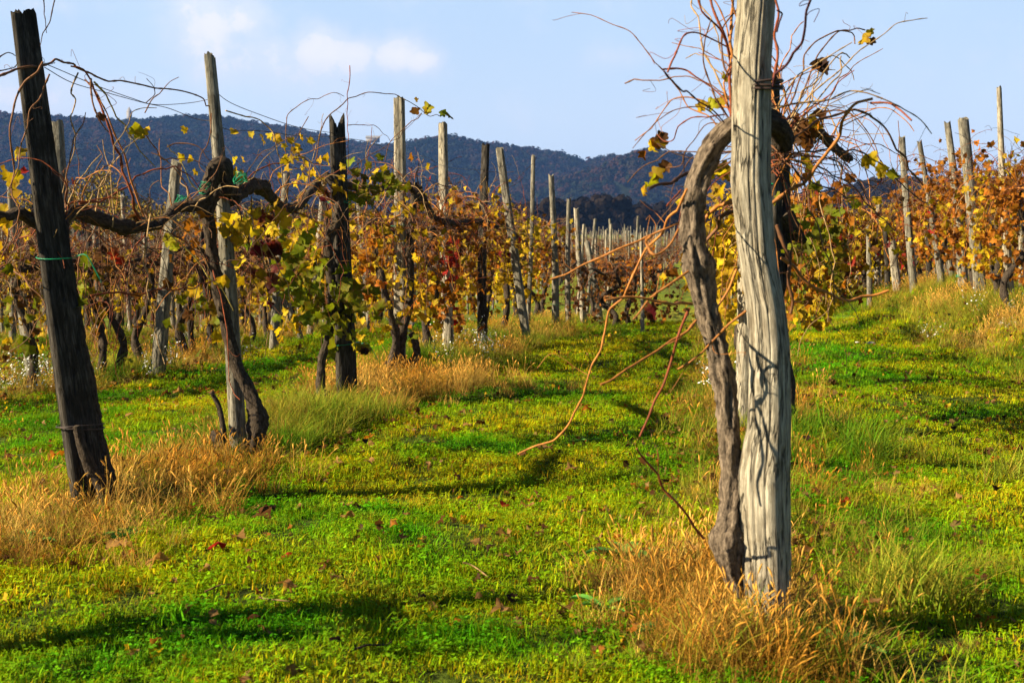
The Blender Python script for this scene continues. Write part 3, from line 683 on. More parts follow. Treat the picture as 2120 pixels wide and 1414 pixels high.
# ------------------------------------------------------------------ a general grapevine (row runs along local y)
def vine_parts(seed, ncane=12, nleaf=170, pal='yellow', H=1.25, spread=.95, lo=.45, up=.8, single=False, bm='bark', leafy_top=.25, cane_sides=5, trunk_r=.036, xs=1.0, minz=.12, twigs=75):
    q = np.random.default_rng(seed)
    mats = [M[bm], M['cane'], M['leaf']]; out = []
    tm = MB(); jx = q.uniform(-.14, .14, 4); jy = q.uniform(-.16, .16, 4)
    tr = spline([(0, 0, -.12), (jx[0], jy[0], .25 * H), (jx[1], jy[1], .55 * H), (jx[2], jy[2], .8 * H), (jx[3] * .5, jy[3] * .5, H)], .06 if not single else .15)
    rr = trunk_r * (1.35 - .4 * np.linspace(0, 1, len(tr))) * (1 + .12 * np.sin(np.arange(len(tr)) * 1.3 + seed))
    rr[0] *= 1.3
    tm.tube(tr, rr, 10 if not single else 5, .22, seed=seed)
    out.append(('trunk', tm, 0)); cords = []
    cm_ = MB() if not single else tm
    for sg in (-1, 1):
        sp = spread * q.uniform(.7, 1.0)
        c = spline([tr[-1], (q.uniform(-.08, .08), sg * sp * .3, H + q.uniform(-.02, .14)), (q.uniform(-.1, .1), sg * sp * .65, H + q.uniform(-.08, .12)), (q.uniform(-.1, .1), sg * sp, H + q.uniform(-.12, .1))], .06 if not single else .2)
        cm_.tube(c, trunk_r * np.linspace(.85, .42, len(c)), 8 if not single else 5, .25, seed=seed + sg); cords.append(c)
    if not single: out.append(('cordon', cm_, 0))
    allc = np.vstack(cords + [tr[-2:]]); lm = MB(); anchor = []
    one = MB()
    for k in range(ncane):
        s_ = allc[q.integers(0, len(allc))]; kind = q.random()
        sd = q.choice([-1, 1])
        if kind < .55:   d = (sd * q.uniform(.1, .8) * xs, q.normal(0, .5), q.uniform(.7, 1.4)); L_ = q.uniform(.5, 1.15) * up / .8; dr = q.uniform(.12, .42)
        else:            d = (sd * q.uniform(.5, 1.2) * xs, q.normal(0, .6), q.uniform(-.2, .6)); L_ = q.uniform(.6, 1.2); dr = q.uniform(.35, .8)
        pts = grow(q, s_, d, L_, dr, .11); pts[:, 2] = np.maximum(pts[:, 2], minz)
        c_ = MB() if not single else one
        tn = ('red', 'brown', 'brown', 'pale', 'red', 'orange')[q.integers(0, 6)]
        if single: c_.tube(pts[::2] if len(pts) > 5 else pts, .0045, 3, tint=np.array(CANE_T[tn]) * q.uniform(.7, 1.2), mat=1, cap=False)
        else:
            add_cane(c_, pts, .0056, .0026, tn, q, sides=cane_sides, twigs=.3); out.append(('cane', c_, 1))
        w_ = 1.0 if kind >= .55 else leafy_top
        anchor += [(p_, w_) for p_ in pts[2:]]
        # thin laterals
    A = np.array([a[0] for a in anchor]); Wt = np.array([a[1] for a in anchor]) * np.clip((2.35 - A[:, 2]), .05, 1)
    Wt /= Wt.sum()
    for k in range(nleaf):
        if q.random() < .62 :
            p_ = A[q.choice(len(A), p=Wt)] + q.normal(0, .07, 3)
        else:
            p_ = np.array([q.normal(0, .2) * xs, q.uniform(-spread, spread), q.uniform(lo, H + .15)])
        if p_[2] < minz - .02: continue
        add_leaf(one if single else lm, p_, (q.normal(0, .6), q.normal(0, .6), -1 + q.normal(0, .45)), q.uniform(.055, .12) * (1.15 if single else 1), pick_tint(q, pal), q, mat=2 if single else 0)
    tw = MB() if not single else one
    for k in range(twigs if not single else twigs // 3):
        p0 = A[q.integers(0, len(A))] if q.random() < .6 else allc[q.integers(0, len(allc))]
        g_ = grow(q, p0, (q.normal(0, .6) * xs, q.normal(0, .8), q.normal(.3, .8)), q.uniform(.25, .75), q.uniform(0, .5), .22, .06)
        g_[:, 2] = np.maximum(g_[:, 2], minz)
        tw.tube(g_, .0028 if not single else .004, 3, tint=np.array(CANE_T[('dark', 'brown', 'red', 'dark', 'pale')[q.integers(0, 5)]]) * q.uniform(.5, 1.1), mat=1 if single else 0, cap=False)
    if not single and tw.n: out.append(('twigs', tw, 1))
    if single:
        one_t = tm; 
        for arr in ('v', 'g', 'c', 'm'): getattr(one_t, arr).extend(getattr(one, arr))
        one_t.f.extend([f + one_t.n for f in one.f]); one_t.n += one.n
        return one_t, mats
    out.append(('foliage', lm, 2)); return out, mats
def make_vine(loc, rz, label, group, **kw):
    parts, mats = vine_parts(**kw)
    root = empty('grapevine', loc, rz); tag(root, label, 'grapevine', group)
    for nm, mb, mi in parts:
        if mb.n:
            o = mb.build(nm, mats[mi], root)
            if nm == 'twigs': o['kind'] = 'stuff'
    return root
def place_copy(proto, loc, rz, label, group, s=1.0):
    r = copy_tree(proto); r.location = tuple(loc); r.rotation_euler = (0, 0, rz); r.scale = (s, s, s)
    tag(r, label, 'grapevine', group); return r

ORD = ['first', 'second', 'third', 'fourth', 'fifth', 'sixth', 'seventh', 'eighth', 'ninth', 'tenth', 'eleventh', 'twelfth', 'thirteenth', 'fourteenth', 'fifteenth', 'sixteenth', 'seventeenth', 'eighteenth', 'nineteenth', 'twentieth']
GV = 'grapevines trained along the rows'
# left row beyond the pale post
left_spec = [(13.6, 'yellow', 130, 'thin-leaved grapevine between the two pale posts'), (15.4, 'orange', 200, 'grapevine with bright red leaves beside the round-topped pale post'),
             (17.0, 'rust', 260, 'orange-gold grapevine climbing the leaf-wrapped dark post'), (18.5, 'yellow', 260, 'bright yellow grapevine under the grey post leaning left'),
             (20.2, 'yellow', 240, 'yellow grapevine just beyond the grey post leaning left'), (22.2, 'yellow', 230, 'grapevine beside the narrow grey post at the far end of the left row'),
             (24.4, 'orange', 190, 'brown and red grapevine under the post topped by dark red shoots'), (26.6, 'brown', 150, 'last brown grapevine of the left row')]
for i, (Y, pal, nl, lab) in enumerate(left_spec):
    x = ROWX(1, Y) + rng.normal(0, .06)
    make_vine((x, Y, gz(x, Y)), YAW + (pi if i % 2 else 0), lab, GV, seed=100 + i, ncane=24, nleaf=int(nl * 1.5), pal=pal, lo=.35, H=1.36, up=1.05, leafy_top=.75, twigs=130)
# main row behind the front post
main_spec = [(10.3, 'yellow', 300, 'large yellow-leaved grapevine right behind the thick front post'), (12.6, 'yellow', 260, 'second yellow grapevine behind the thick front post'),
             (15.0, 'green', 240, 'third yellow-green grapevine behind the thick front post'), (17.6, 'yellow', 200, 'fourth grapevine behind the thick front post'), (20.5, 'orange', 180, 'fifth grapevine behind the thick front post')]
for i, (Y, pal, nl, lab) in enumerate(main_spec):
    x = ROWX(2, Y) + (.35 if i == 0 else .12)
    make_vine((x, Y, gz(x, Y)), YAW, lab, GV, seed=130 + i, ncane=18, nleaf=int(nl * 1.3), pal=pal, lo=.85, H=1.4, up=.9, xs=.8, minz=.75)
# one post and vine just outside the left edge: their shade falls across the near grass
for i, (Y, nl) in enumerate([(4.35, 50)]):
    x = ROWX(1, Y) - .05
    make_vine((x, Y, gz(x, Y)), YAW, ('grapevine just outside the left edge, nearest the camera', 'grapevine just outside the left edge, before the tall dark post')[i], GV, seed=190 + i, ncane=18, nleaf=nl, pal='yellow', lo=.8, H=1.4, up=.9, minz=.8, spread=.45, trunk_r=.045, xs=.6)
b_ = np.array([ROWX(1, 4.6), 4.6, gz(ROWX(1, 4.6), 4.6)]); tag(make_post('vineyard_post', b_, b_ + (-.15, .05, 2.3), .07, .055, M['dark_wood'], 99), 'dark post just outside the left edge, nearest the camera', 'post', 'wooden posts holding up the vines')
# right row
right_spec = [(17.0, 'orange', 220), (18.4, 'yellow', 230), (19.7, 'orange', 240), (21.0, 'orange', 250), (22.3, 'rust', 250), (23.8, 'orange', 250), (25.4, 'rust', 240), (27.2, 'orange', 220)]
for i, (Y, pal, nl) in enumerate(right_spec):
    x = ROWX(3, Y) + rng.normal(0, .08)
    make_vine((x, Y, gz(x, Y)), YAW + (pi if i % 2 else 0), ORD[i] + ' grapevine from the right edge of the frame in the right row', GV, seed=150 + i, ncane=20, nleaf=int(nl * 1.9), pal=pal, lo=.4, H=1.35, up=1.05, leafy_top=.6, twigs=110)
# vines closing the lanes
cross = [(1262, 23.5, 'brown', 190, 'red-brown grapevine beside the last post of the left row'), (1310, 24.5, 'orange', 200, 'orange grapevine at the end of the middle lane, left of the thin white stake'),
         (1352, 25.0, 'brown', 90, 'low brown grapevine at the end of the middle lane, right of the thin white stake'), (1480, 25.6, 'yellow', 160, 'yellow grapevine seen between the curved trunk and the front post'),
         (1655, 25.0, 'yellow', 260, 'yellow grapevine closing the right lane beside the thick front post'), (1705, 25.5, 'rust', 260, 'orange grapevine with low leaves at the end of the right lane'),
         (1755, 25.6, 'rust', 250, 'red-flecked grapevine at the end of the right lane'), (1800, 26.6, 'yellow', 240, 'yellow grapevine under the pale flat-topped post'), (1850, 27.5, 'yellow', 200, 'yellow grapevine behind the short thick white post')]
for i, (px, Y, pal, nl, lab) in enumerate(cross):
    x = P(px, 600, Y)[0]
    make_vine((x, Y, gz(x, Y)), YAW + pi / 2, lab, GV, seed=170 + i, ncane=16, nleaf=int(nl * (1.0 if px < 1500 else 2.4)), pal=pal, lo=.05, H=.95 if px < 1500 else 1.3, up=.5 if px < 1500 else .7, spread=.6)

# rows behind on the left: more bare wood than leaves
bare = [vine_parts(seed=200 + i, ncane=18, nleaf=(90, 50, 120, 36)[i], pal=('brown', 'yellow', 'yellow', 'brown')[i], lo=.4, up=.9, leafy_top=.4) for i in range(4)]
bare_src = []
rowname = {0: 'one row behind the left row', -1: 'two rows behind the left row', -2: 'three rows behind the left row', 4: 'one row behind the right row'}
np_post = []
for i in range(5):
    q = np.random.default_rng(300 + i); h = (2.3, 2.15, 2.4, 2.0, 2.25)[i]
    np_post.append(make_post('vineyard_post', (0, 0, 0), (q.uniform(-.15, .15), q.uniform(-.15, .15), h), (.05, .06, .045, .055, .04)[i], (.04, .05, .035, .045, .035)[i], M[('grey_wood', 'dark_wood', 'pale_wood', 'grey_wood', 'grey_wood')[i]], 310 + i, ('round', 'square')[i % 2], sides=12, jag=.015))
used_post = [False] * 5; used_vine = [None] * 4
def put_post(i, loc, rz, label, group):
    if not used_post[i]: o = np_post[i]; used_post[i] = True
    else: o = np_post[i].copy(); COL.objects.link(o)
    o.location = tuple(loc); o.rotation_euler = (0, 0, rz); tag(o, label, 'post', group); return o
def put_bare(i, loc, rz, label, group, s=1.0):
    if used_vine[i] is None:
        root = empty('grapevine', loc, rz); tag(root, label, 'grapevine', group); parts, mats = bare[i]
        for nm, mb, mi in parts:
            if mb.n:
                o = mb.build(nm, mats[mi], root)
                if nm == 'twigs': o['kind'] = 'stuff'
        used_vine[i] = root; root.scale = (s, s, s); return root
    return place_copy(used_vine[i], loc, rz, label, group, s)
def in_frame(x, y, m=60):
    px = 1060 + x / y * F; return -m < px < 2120 + m
for row, y0, y1, st in ((0, 13.4, 30, 1.3), (-1, 18.5, 32, 1.5), (-2, 25, 36, 1.7), (4, 30, 40, 2.0)):
    Y = y0; k = 0
    while Y < y1:
        x = ROWX(row, Y) + rng.normal(0, .08); k += 1
        if in_frame(x, Y):
            if row != 0 or Y > 24 : 
                put_post(int(rng.integers(0, 5)), (x, Y, gz(x, Y)), rng.uniform(0, 6), '%s post from the front, %s' % (ORD[k - 1], rowname[row]), 'wooden posts holding up the vines')
            if row <= 0: put_bare(int(rng.integers(0, 4)), (x - .1, Y - .55, gz(x, Y - .55)), YAW + pi * int(rng.integers(0, 2)), 'small grapevine just before the %s one, %s' % (ORD[k - 1], rowname[row]), GV, rng.uniform(.85, 1.0))
            put_bare(int(rng.integers(0, 4)), (x + .1, Y + .3, gz(x, Y + .3)), YAW + pi * int(rng.integers(0, 2)), '%s grapevine from the front, %s' % (ORD[k - 1], rowname[row]), GV, rng.uniform(.92, 1.08))
        Y += st * rng.uniform(.9, 1.1)

# the field down the slope: posts and vines as single things to about 60 m, one mass beyond
fv = [vine_parts(seed=400 + i, ncane=12, nleaf=(40, 60, 25, 50)[i], pal=('brown', 'orange', 'yellow', 'brown')[i], single=True, trunk_r=.04, up=1.0) for i in range(4)]
fp = []
for i in range(4):
    me_ = MB(); me_.tube([(0, 0, -.1), (.03 * i, .02, 1.0), (.05 * i, 0, (2.35, 2.2, 2.5, 2.1)[i])], .034, 6, .05, seed=i); fp.append(me_)
ff_v = []; ff_p = []; cnt_v = 0; cnt_p = 0
far_v, far_p = [], []
for row in range(-16, 9):
    Y = 31.0 if row in (1, 2, 3) else (32 if row in (0, -1) else 37)
    while Y < 150:
        x = ROWX(row, Y)
        if in_frame(x, Y, 40): far_p.append((Y + rng.uniform(-.3, .3), x + rng.normal(0, .12))); far_v.append((Y + .9 + rng.uniform(-.3, .3), x + rng.normal(0, .15)))
        Y += 1.5 if Y < 70 else 2.0
far_p.sort(); far_v.sort()
src = [None] * 4; srcv = [None] * 4
massp, massv = MB(), MB()
def append_xf(dst, srcmb, loc, a, s):
    R_ = np.array([[cos(a), -sin(a), 0], [sin(a), cos(a), 0], [0, 0, 1]]); base = dst.n
    for v_, g_, c_, f_, m_ in zip(srcmb.v, srcmb.g, srcmb.c, srcmb.f, srcmb.m):
        pass
    V = np.concatenate(srcmb.v) @ R_.T * s + np.array(loc); dst.v.append(V); dst.g.append(np.concatenate(srcmb.g)); dst.c.append(np.concatenate(srcmb.c))
    for f_, m_ in zip(srcmb.f, srcmb.m): dst.f.append(f_ + base); dst.m.append(m_)
    dst.n += len(V)
light_v = [vine_parts(seed=450 + i, ncane=9, nleaf=16, pal=('brown', 'orange', 'brown')[i], single=True, trunk_r=.045, up=1.0)[0] for i in range(3)]
NP = NV = 0
for i, (Y, x) in enumerate(far_p):
    k = int(rng.integers(0, 4)); a = rng.uniform(0, 6); s = rng.uniform(.88, 1.1); loc = (x, Y, gz(x, Y))
    if NP < 240:
        NP += 1
        if src[k] is None: src[k] = fp[k].build('vineyard_post', M[('grey_wood', 'pale_wood', 'grey_wood', 'dark_wood')[k]]); o = src[k]
        else: o = src[k].copy(); COL.objects.link(o)
        o.location = loc; o.rotation_euler = (rng.normal(0, .05), rng.normal(0, .05), a); o.scale = (s, s, s * rng.uniform(.8, 1.05))
        tag(o, 'thin bare post in the vineyard rows below the far edge of the grass lanes', 'post', 'posts in the lower vineyard beyond the lanes')
    else: append_xf(massp, fp[k], loc, a, s)
for i, (Y, x) in enumerate(far_v):
    k = int(rng.integers(0, 4)); a = YAW + pi * int(rng.integers(0, 2)); s = rng.uniform(.88, 1.1); loc = (x, Y, gz(x, Y))
    if NV < 200:
        NV += 1
        if srcv[k] is None: srcv[k] = fv[k][0].build('grapevine', fv[k][1]); o = srcv[k]
        else: o = srcv[k].copy(); COL.objects.link(o)
        o.location = loc; o.rotation_euler = (0, 0, a); o.scale = (s, s, s)
        tag(o, 'small brown grapevine in the vineyard rows below the far edge of the grass lanes', 'grapevine', 'vines in the lower vineyard beyond the lanes')
    else: append_xf(massv, light_v[k % 3], loc, a, s)
if massp.n: tag(massp.build('distant_posts', M['grey_wood']), 'hundreds of thin posts of the most distant vineyard rows', 'posts', kind='stuff')
if massv.n: tag(massv.build('distant_vines', [M['bark'], M['cane'], M['leaf']]), 'reddish brown mass of the most distant vine rows', 'vines', kind='stuff')

# ------------------------------------------------------------------ the near vines, each traced by its own limbs
def near_vine(label, at):
    r = empty('grapevine', at); tag(r, label, 'grapevine', GV); return r
def pl(seq, Y0, Y1=None, wob=0.0, q=None):
    """control points of a limb that starts Y0 metres and ends Y1 metres away"""
    Y1 = Y0 if Y1 is None else Y1; n = len(seq)
    return np.array([P(px, py, Y0 + (Y1 - Y0) * i / max(1, n - 1) + (q.normal(0, wob) if q is not None else 0)) for i, (px, py) in enumerate(seq)])
def limb(root, name, ctrl, r, m='bark', lump=.25, sides=14, seed=0, bulges=()):
    mb = MB(); pts = spline(ctrl, .022); t = np.linspace(0, 1, len(pts)); rr = np.interp(t, np.linspace(0, 1, len(r)), r)
    for (bt, bh, bw) in bulges: rr = rr * (1 + bh * np.exp(-((t - bt) / bw) ** 2))
    mb.tube(pts, rr, sides, lump, seed=seed); return mb.build(name, M[m], root, loc=tuple(root.location))
def cane(root, ctrl, r, tint, q, **kw):
    mb = MB(); add_cane(mb, ctrl, r, kw.pop('r1', r * .5), tint, q, **kw); return mb.build('cane', M['cane'], root, loc=tuple(root.location))
def leaves(root, spots, q, extra=None):
    mb = MB()
    for (px, py, Y, sz, tn) in spots:
        for k in range(1):
            add_leaf(mb, P(px, py, Y), (q.normal(0, .5), q.normal(0, .3), -1 + q.normal(0, .3)), sz * .82, pick_tint(q, tn), q)
    for (px, py, sx, sy, Y, sY, n_, pal, sz) in (extra or []):
        for k in range(n_):
            p_ = P(px + q.normal(0, sx), py + q.normal(0, sy), Y + q.normal(0, sY))
            add_leaf(mb, p_, (q.normal(0, .6), q.normal(0, .6), -1 + q.normal(0, .4)), sz * q.uniform(.75, 1.2), pick_tint(q, pal), q)
    return mb.build('foliage', M['leaf'], root, loc=tuple(root.location))
def rnd_canes(root, starts, n, q, tints=('red', 'brown', 'pale', 'orange'), L=(.4, 1.0), up=1.0, droop=(.1, .5), r=.0042, side=.8, node=.07, jit=.17):
    out = []
    for k in range(n):
        s_ = starts[q.integers(0, len(starts))] + q.normal(0, .02, 3)
        d = (q.normal(0, side), q.normal(0, side * .6), up * q.uniform(.4, 1.3))
        pts = grow(q, s_, d, q.uniform(*L), q.uniform(*droop), jit); pts[:, 2] = np.maximum(pts[:, 2], .15)
        cane(root, pts, r * q.uniform(.7, 1.1), tints[q.integers(0, len(tints))], q, node=node, twigs=.35); out.append(pts)
    return out

def tangle(root, paths, n, q, Lr=(.25, .7), sd=.6):
    mb = MB()
    for k in range(n):
        p0 = paths[q.integers(0, len(paths))]; p0 = p0[q.integers(0, len(p0))]
        g_ = grow(q, p0, (q.normal(0, sd), q.normal(0, sd), q.normal(.25, .8)), q.uniform(*Lr), q.uniform(0, .5), .22, .05); g_[:, 2] = np.maximum(g_[:, 2], gz(g_[0][0], g_[0][1]) + .2)
        mb.tube(spline(g_, .03), .0021, 4, tint=np.array(CANE_T[('dark', 'brown', 'red', 'orange', 'pale')[q.integers(0, 5)]]) * q.uniform(.5, 1.1), cap=False)
    o = mb.build('twigs', M['cane'], root, loc=tuple(root.location)); o['kind'] = 'stuff'; return o
q = np.random.default_rng(501)
# --- vine at the tall dark post (L1)
b1 = POSTS['L1'][1]; Y1 = b1[1]; Y2 = POSTS['L2'][1][1]; Y3 = POSTS['L3'][1][1]; Y4 = POSTS['L4'][1][1]
vA = near_vine('old grapevine pressed against the tall dark squared post, thick dark arm reaching right', (b1[0] + .06, b1[1] + .12, b1[2]))
limb(vA, 'trunk', np.vstack([pl([(205, 1075), (216, 1000), (196, 900), (182, 800), (160, 700), (145, 600), (132, 520), (128, 470)], Y1 + .1, Y1 + .12)]), [.062, .055, .045, .04, .036, .034], lump=.2, seed=1)
cA = pl([(128, 475), (132, 448), (160, 440), (200, 452), (250, 470), (290, 472), (330, 466)], Y1 + .12, Y1 + 1.0)
limb(vA, 'cordon', cA, [.036, .037, .036, .032, .026], seed=2, lump=.32, bulges=((.35, .2, .06), (.7, .3, .05)))
limb(vA, 'cordon', pl([(128, 480), (90, 470), (40, 440), (15, 450), (-25, 440)], Y1 + .15, Y1 - .1), [.03, .03, .026, .024], seed=3)
limb(vA, 'trunk', pl([(158, 882), (172, 930), (190, 975), (212, 1010), (222, 1070)], Y1 - .10, Y1 - .04), [.018, .026, .032, .04], 'bark', seed=4)
tr_ = [([(-20, 165), (40, 145), (95, 135), (130, 125), (170, 140), (205, 160), (270, 170), (330, 182), (380, 190), (420, 208), (435, 235), (438, 272)], Y1 - .2, Y2, .0065, 'brown'),
       ([(290, 455), (268, 390), (250, 340), (230, 280), (212, 232), (196, 188), (172, 150), (150, 138)], Y1 + .6, Y1 + .3, .0085, 'red'),
       ([(300, 452), (275, 380), (258, 320), (240, 278), (225, 245), (205, 200), (180, 165)], Y1 + .65, Y1 + .4, .006, 'orange'),
       ([(200, 168), (222, 205), (250, 245), (285, 305), (318, 345)], Y1 + .3, Y1 + 1.0, .0055, 'yellow'),
       ([(188, 160), (198, 230), (215, 265), (225, 275)], Y1 + .3, Y1 + .3, .006, 'brown'),
       ([(160, 150), (150, 185), (155, 210), (150, 245), (156, 300), (146, 340), (128, 400), (108, 448)], Y1 + .1, Y1 + .3, .0042, 'pale'),
       ([(118, -15), (105, 25), (98, 50), (90, 78), (84, 102)], Y1 - .05, Y1 - .1, .0035, 'dark'),
       ([(88, -15), (92, 20), (96, 45), (94, 70)], Y1 - .05, Y1 - .08, .003, 'dark'),
       ([(92, 130), (62, 160), (38, 195), (28, 240), (20, 290), (26, 350), (28, 400), (36, 440), (16, 500), (-10, 530)], Y1 - .18, Y1 - .12, .0055, 'brown'),
       ([(98, 155), (90, 185), (64, 220), (55, 270), (40, 320), (38, 355), (18, 395), (-15, 415)], Y1 - .2, Y1 - .2, .0042, 'brown'),
       ([(-15, 125), (20, 112), (34, 120)], Y1 - .3, Y1 - .2, .004, 'dark'), ([(-15, 150), (8, 148), (30, 140), (38, 128)], Y1 - .3, Y1 - .2, .004, 'dark'),
       ([(190, 612), (262, 608), (340, 603), (400, 595), (448, 580)], Y1 + .5, Y1 + 1.2, .0065, 'red'),
       ([(168, 428), (215, 410), (252, 395), (300, 358), (345, 347), (385, 360), (415, 388)], Y1 + .4, Y1 + 1.2, .006, 'red'),
       ([(312, 450), (302, 500), (298, 545), (308, 610), (322, 672), (338, 735), (342, 752)], Y1 + .7, Y1 + .7, .0045, 'pale'),
       ([(306, 232), (320, 205), (345, 178), (372, 157)], Y1 + .9, Y1 + 1.1, .0035, 'brown'), ([(305, 215), (318, 182), (305, 162)], Y1 + .9, Y1 + .8, .003, 'dark'),
       ([(235, 470), (232, 400), (218, 330), (212, 290)], Y1 + .5, Y1 + .5, .004, 'pale'), ([(195, 445), (212, 380), (250, 320), (262, 300), (290, 285)], Y1 + .5, Y1 + .6, .0042, 'pale'),
       ([(165, 520), (160, 570), (150, 640), (158, 690)], Y1 + .5, Y1 + .5, .004, 'brown'), ([(205, 470), (212, 540), (205, 600), (192, 650)], Y1 + .6, Y1 + .8, .004, 'brown'),
       ([(30, 560), (62, 590), (88, 640), (60, 700), (20, 740)], Y1 - .1, Y1 - .3, .0038, 'brown')]
for seq, a, b_, r, tn in tr_: cane(vA, pl(seq, a, b_, .03, q), r, tn, q)
rnd_canes(vA, list(spline(cA, .1)), 12, q, L=(.35, .9), side=.5)
pp = rnd_canes(vA, list(spline(cA, .1)), 7, q, L=(.3, .8), up=-.3, side=.6)
tangle(vA, pp + [spline(cA, .1)], 60, q)
leaves(vA, [(290, 258, Y1 + .7, .12, 'lime'), (282, 266, Y1 + .75, .10, 'lime'), (300, 264, Y1 + .72, .09, 'yellow'), (213, 235, Y1 + .3, .07, 'brown'), (243, 520, Y1 + .6, .09, 'red'), (238, 512, Y1 + .62, .07, 'red'),
            (247, 532, Y1 + .6, .07, 'red'), (55, 350, Y1 - .15, .05, 'red'), (150, 368, Y1 + .2, .06, 'maroon'), (383, 262, Y2 - .4, .07, 'gold')], q,
       [(165, 600, 40, 60, Y1 + .8, .3, 26, 'green', .09), (20, 420, 30, 60, Y1 + .6, .4, 22, 'yellow', .09), (30, 640, 40, 60, Y1 + .8, .4, 14, 'green', .09), (250, 560, 60, 50, Y1 + 1.2, .3, 14, 'brown', .08)])

# --- vine at the slim post (L2)
b2 = POSTS['L2'][1]
vB = near_vine('gnarled grapevine whose dark head wraps the slim grey post, crooked trunk down to the grass', (b2[0] + .08, b2[1], b2[2]))
limb(vB, 'trunk', pl([(520, 950), (533, 880), (520, 820), (492, 760), (472, 690), (458, 620), (442, 540), (432, 460), (436, 420), (452, 395)], Y2 - .12, Y2 - .12), [.055, .048, .038, .034, .036, .034, .036, .042], seed=11, lump=.3, bulges=((.12, .25, .05),))
limb(vB, 'head', pl([(400, 425), (425, 412), (440, 385), (448, 350), (462, 345), (470, 375), (478, 405)], Y2 - .16, Y2 - .05), [.03, .04, .045, .05, .045, .035], seed=12, lump=.4)
cB = pl([(478, 410), (510, 388), (540, 386), (560, 410), (590, 432), (620, 425), (645, 395), (660, 372)], Y2, Y3 - .1)
limb(vB, 'cordon', cB, [.05, .042, .036, .034, .028, .026], seed=13, lump=.35, bulges=((.3, .3, .05),))
cB2 = pl([(440, 410), (400, 428), (370, 430), (345, 450), (330, 462)], Y2 - .1, Y2 - .5)
limb(vB, 'cordon', cB2, [.04, .034, .026, .02], seed=14, lump=.35)
for (px, py) in ((423, 392), (374, 420), (495, 372)):
    c = P(px, py, Y2 - .15); mb = MB()
    for k in range(5):
        th = np.linspace(0, 2 * pi, 18); mb.tube(np.stack([c[0] + .035 * np.cos(th) + k * .004, c[1] + .03 * np.sin(th), c[2] + .03 * np.sin(th + k) + k * .004], -1), .0026, 4)
    mb.build('twine_tie', M['twine'], vB, loc=tuple(vB.location))
tr_ = [([(470, 235), (500, 238), (530, 247), (556, 262), (570, 290), (578, 330), (590, 385), (600, 415)], Y2, Y2 + .6, .0048, 'pale'),
       ([(460, 400), (500, 375), (521, 362), (553, 343), (592, 330), (634, 332), (666, 345)], Y2 - .1, Y2 + .9, .0052, 'red'),
       ([(438, 235), (435, 285), (420, 320), (415, 345), (440, 368)], Y2 - .15, Y2 - .1, .0038, 'brown'),
       ([(344, 300), (372, 298), (410, 306), (432, 325), (446, 345)], Y2 - .2, Y2 - .1, .004, 'brown'), ([(405, 395), (380, 350), (360, 320), (348, 300)], Y2 - .2, Y2 - .4, .0034, 'yellow'),
       ([(300, 280), (330, 320), (360, 330), (410, 335), (445, 360)], Y1 + .9, Y2 - .1, .0036, 'brown'), ([(480, 415), (510, 440), (545, 500), (580, 560), (600, 600), (592, 680), (560, 730)], Y2 - .1, Y2 + .1, .004, 'pale'),
       ([(345, 480), (400, 530), (450, 590), (480, 640)], Y2 - .4, Y2 - .2, .005, 'yellow'), ([(440, 560), (462, 640), (476, 720), (480, 800), (498, 830)], Y2 - .2, Y2 - .2, .0042, 'red'),
       ([(520, 410), (515, 500), (520, 600), (518, 730)], Y2, Y2 + .1, .004, 'brown'), ([(505, 440), (540, 520), (555, 640), (545, 740)], Y2, Y2 + .2, .0035, 'pale'),
       ([(490, 830), (510, 800), (545, 790)], Y2, Y2, .003, 'brown')]
for seq, a, b_, r, tn in tr_: cane(vB, pl(seq, a, b_, .03, q), r, tn, q)
rnd_canes(vB, list(spline(cB, .1)), 14, q, L=(.35, .8), side=.5)
rnd_canes(vB, list(spline(cB2, .1)), 6, q, L=(.3, .8), side=.5)
pp = rnd_canes(vB, list(spline(cB, .1)), 12, q, L=(.5, 1.1), up=-.4, side=.5, droop=(.3, .7))
tangle(vB, pp + [spline(cB, .1), spline(cB2, .1)], 90, q)
leaves(vB, [(505, 355, Y2, .11, 'yellow'), (480, 352, Y2, .09, 'yellow'), (400, 350, Y2 - .2, .07, 'yellow'), (375, 318, Y2 - .2, .08, 'yellow'), (392, 320, Y2 - .2, .08, 'gold'), (355, 488, Y2 - .2, .12, 'lime'), (362, 500, Y2 - .2, .10, 'lime')], q,
       [(505, 470, 35, 35, Y2 + .1, .2, 34, 'yellow', .10), (480, 560, 40, 60, Y2 + .2, .2, 34, 'yellow', .10), (430, 470, 30, 30, Y2, .2, 16, 'orange', .09), (555, 510, 14, 50, Y2 + .3, .1, 26, 'maroon', .10),
        (570, 300, 45, 22, Y2 + .5, .2, 22, 'yellow', .07), (410, 640, 30, 40, Y2 + .2, .2, 16, 'green', .09), (600, 560, 30, 60, Y2 + .6, .2, 40, 'green', .10), (495, 690, 12, 10, Y2, .1, 4, 'lime', .09)])
# cut stump with a dead shoot beside it
st = empty('vine_stump', on(452, 925)); tag(st, 'short dark stump with one bent dead shoot, left of the slim post', 'stump')
limb(st, 'stump', pl([(470, 960), (462, 930), (452, 905), (440, 895)], Y2 - .2, Y2 - .2), [.05, .055, .045, .03], seed=21, lump=.4)
limb(st, 'shoot', pl([(464, 915), (460, 870), (452, 840), (438, 812)], Y2 - .2, Y2 - .2), [.02, .017, .014, .012], seed=22, lump=.3)

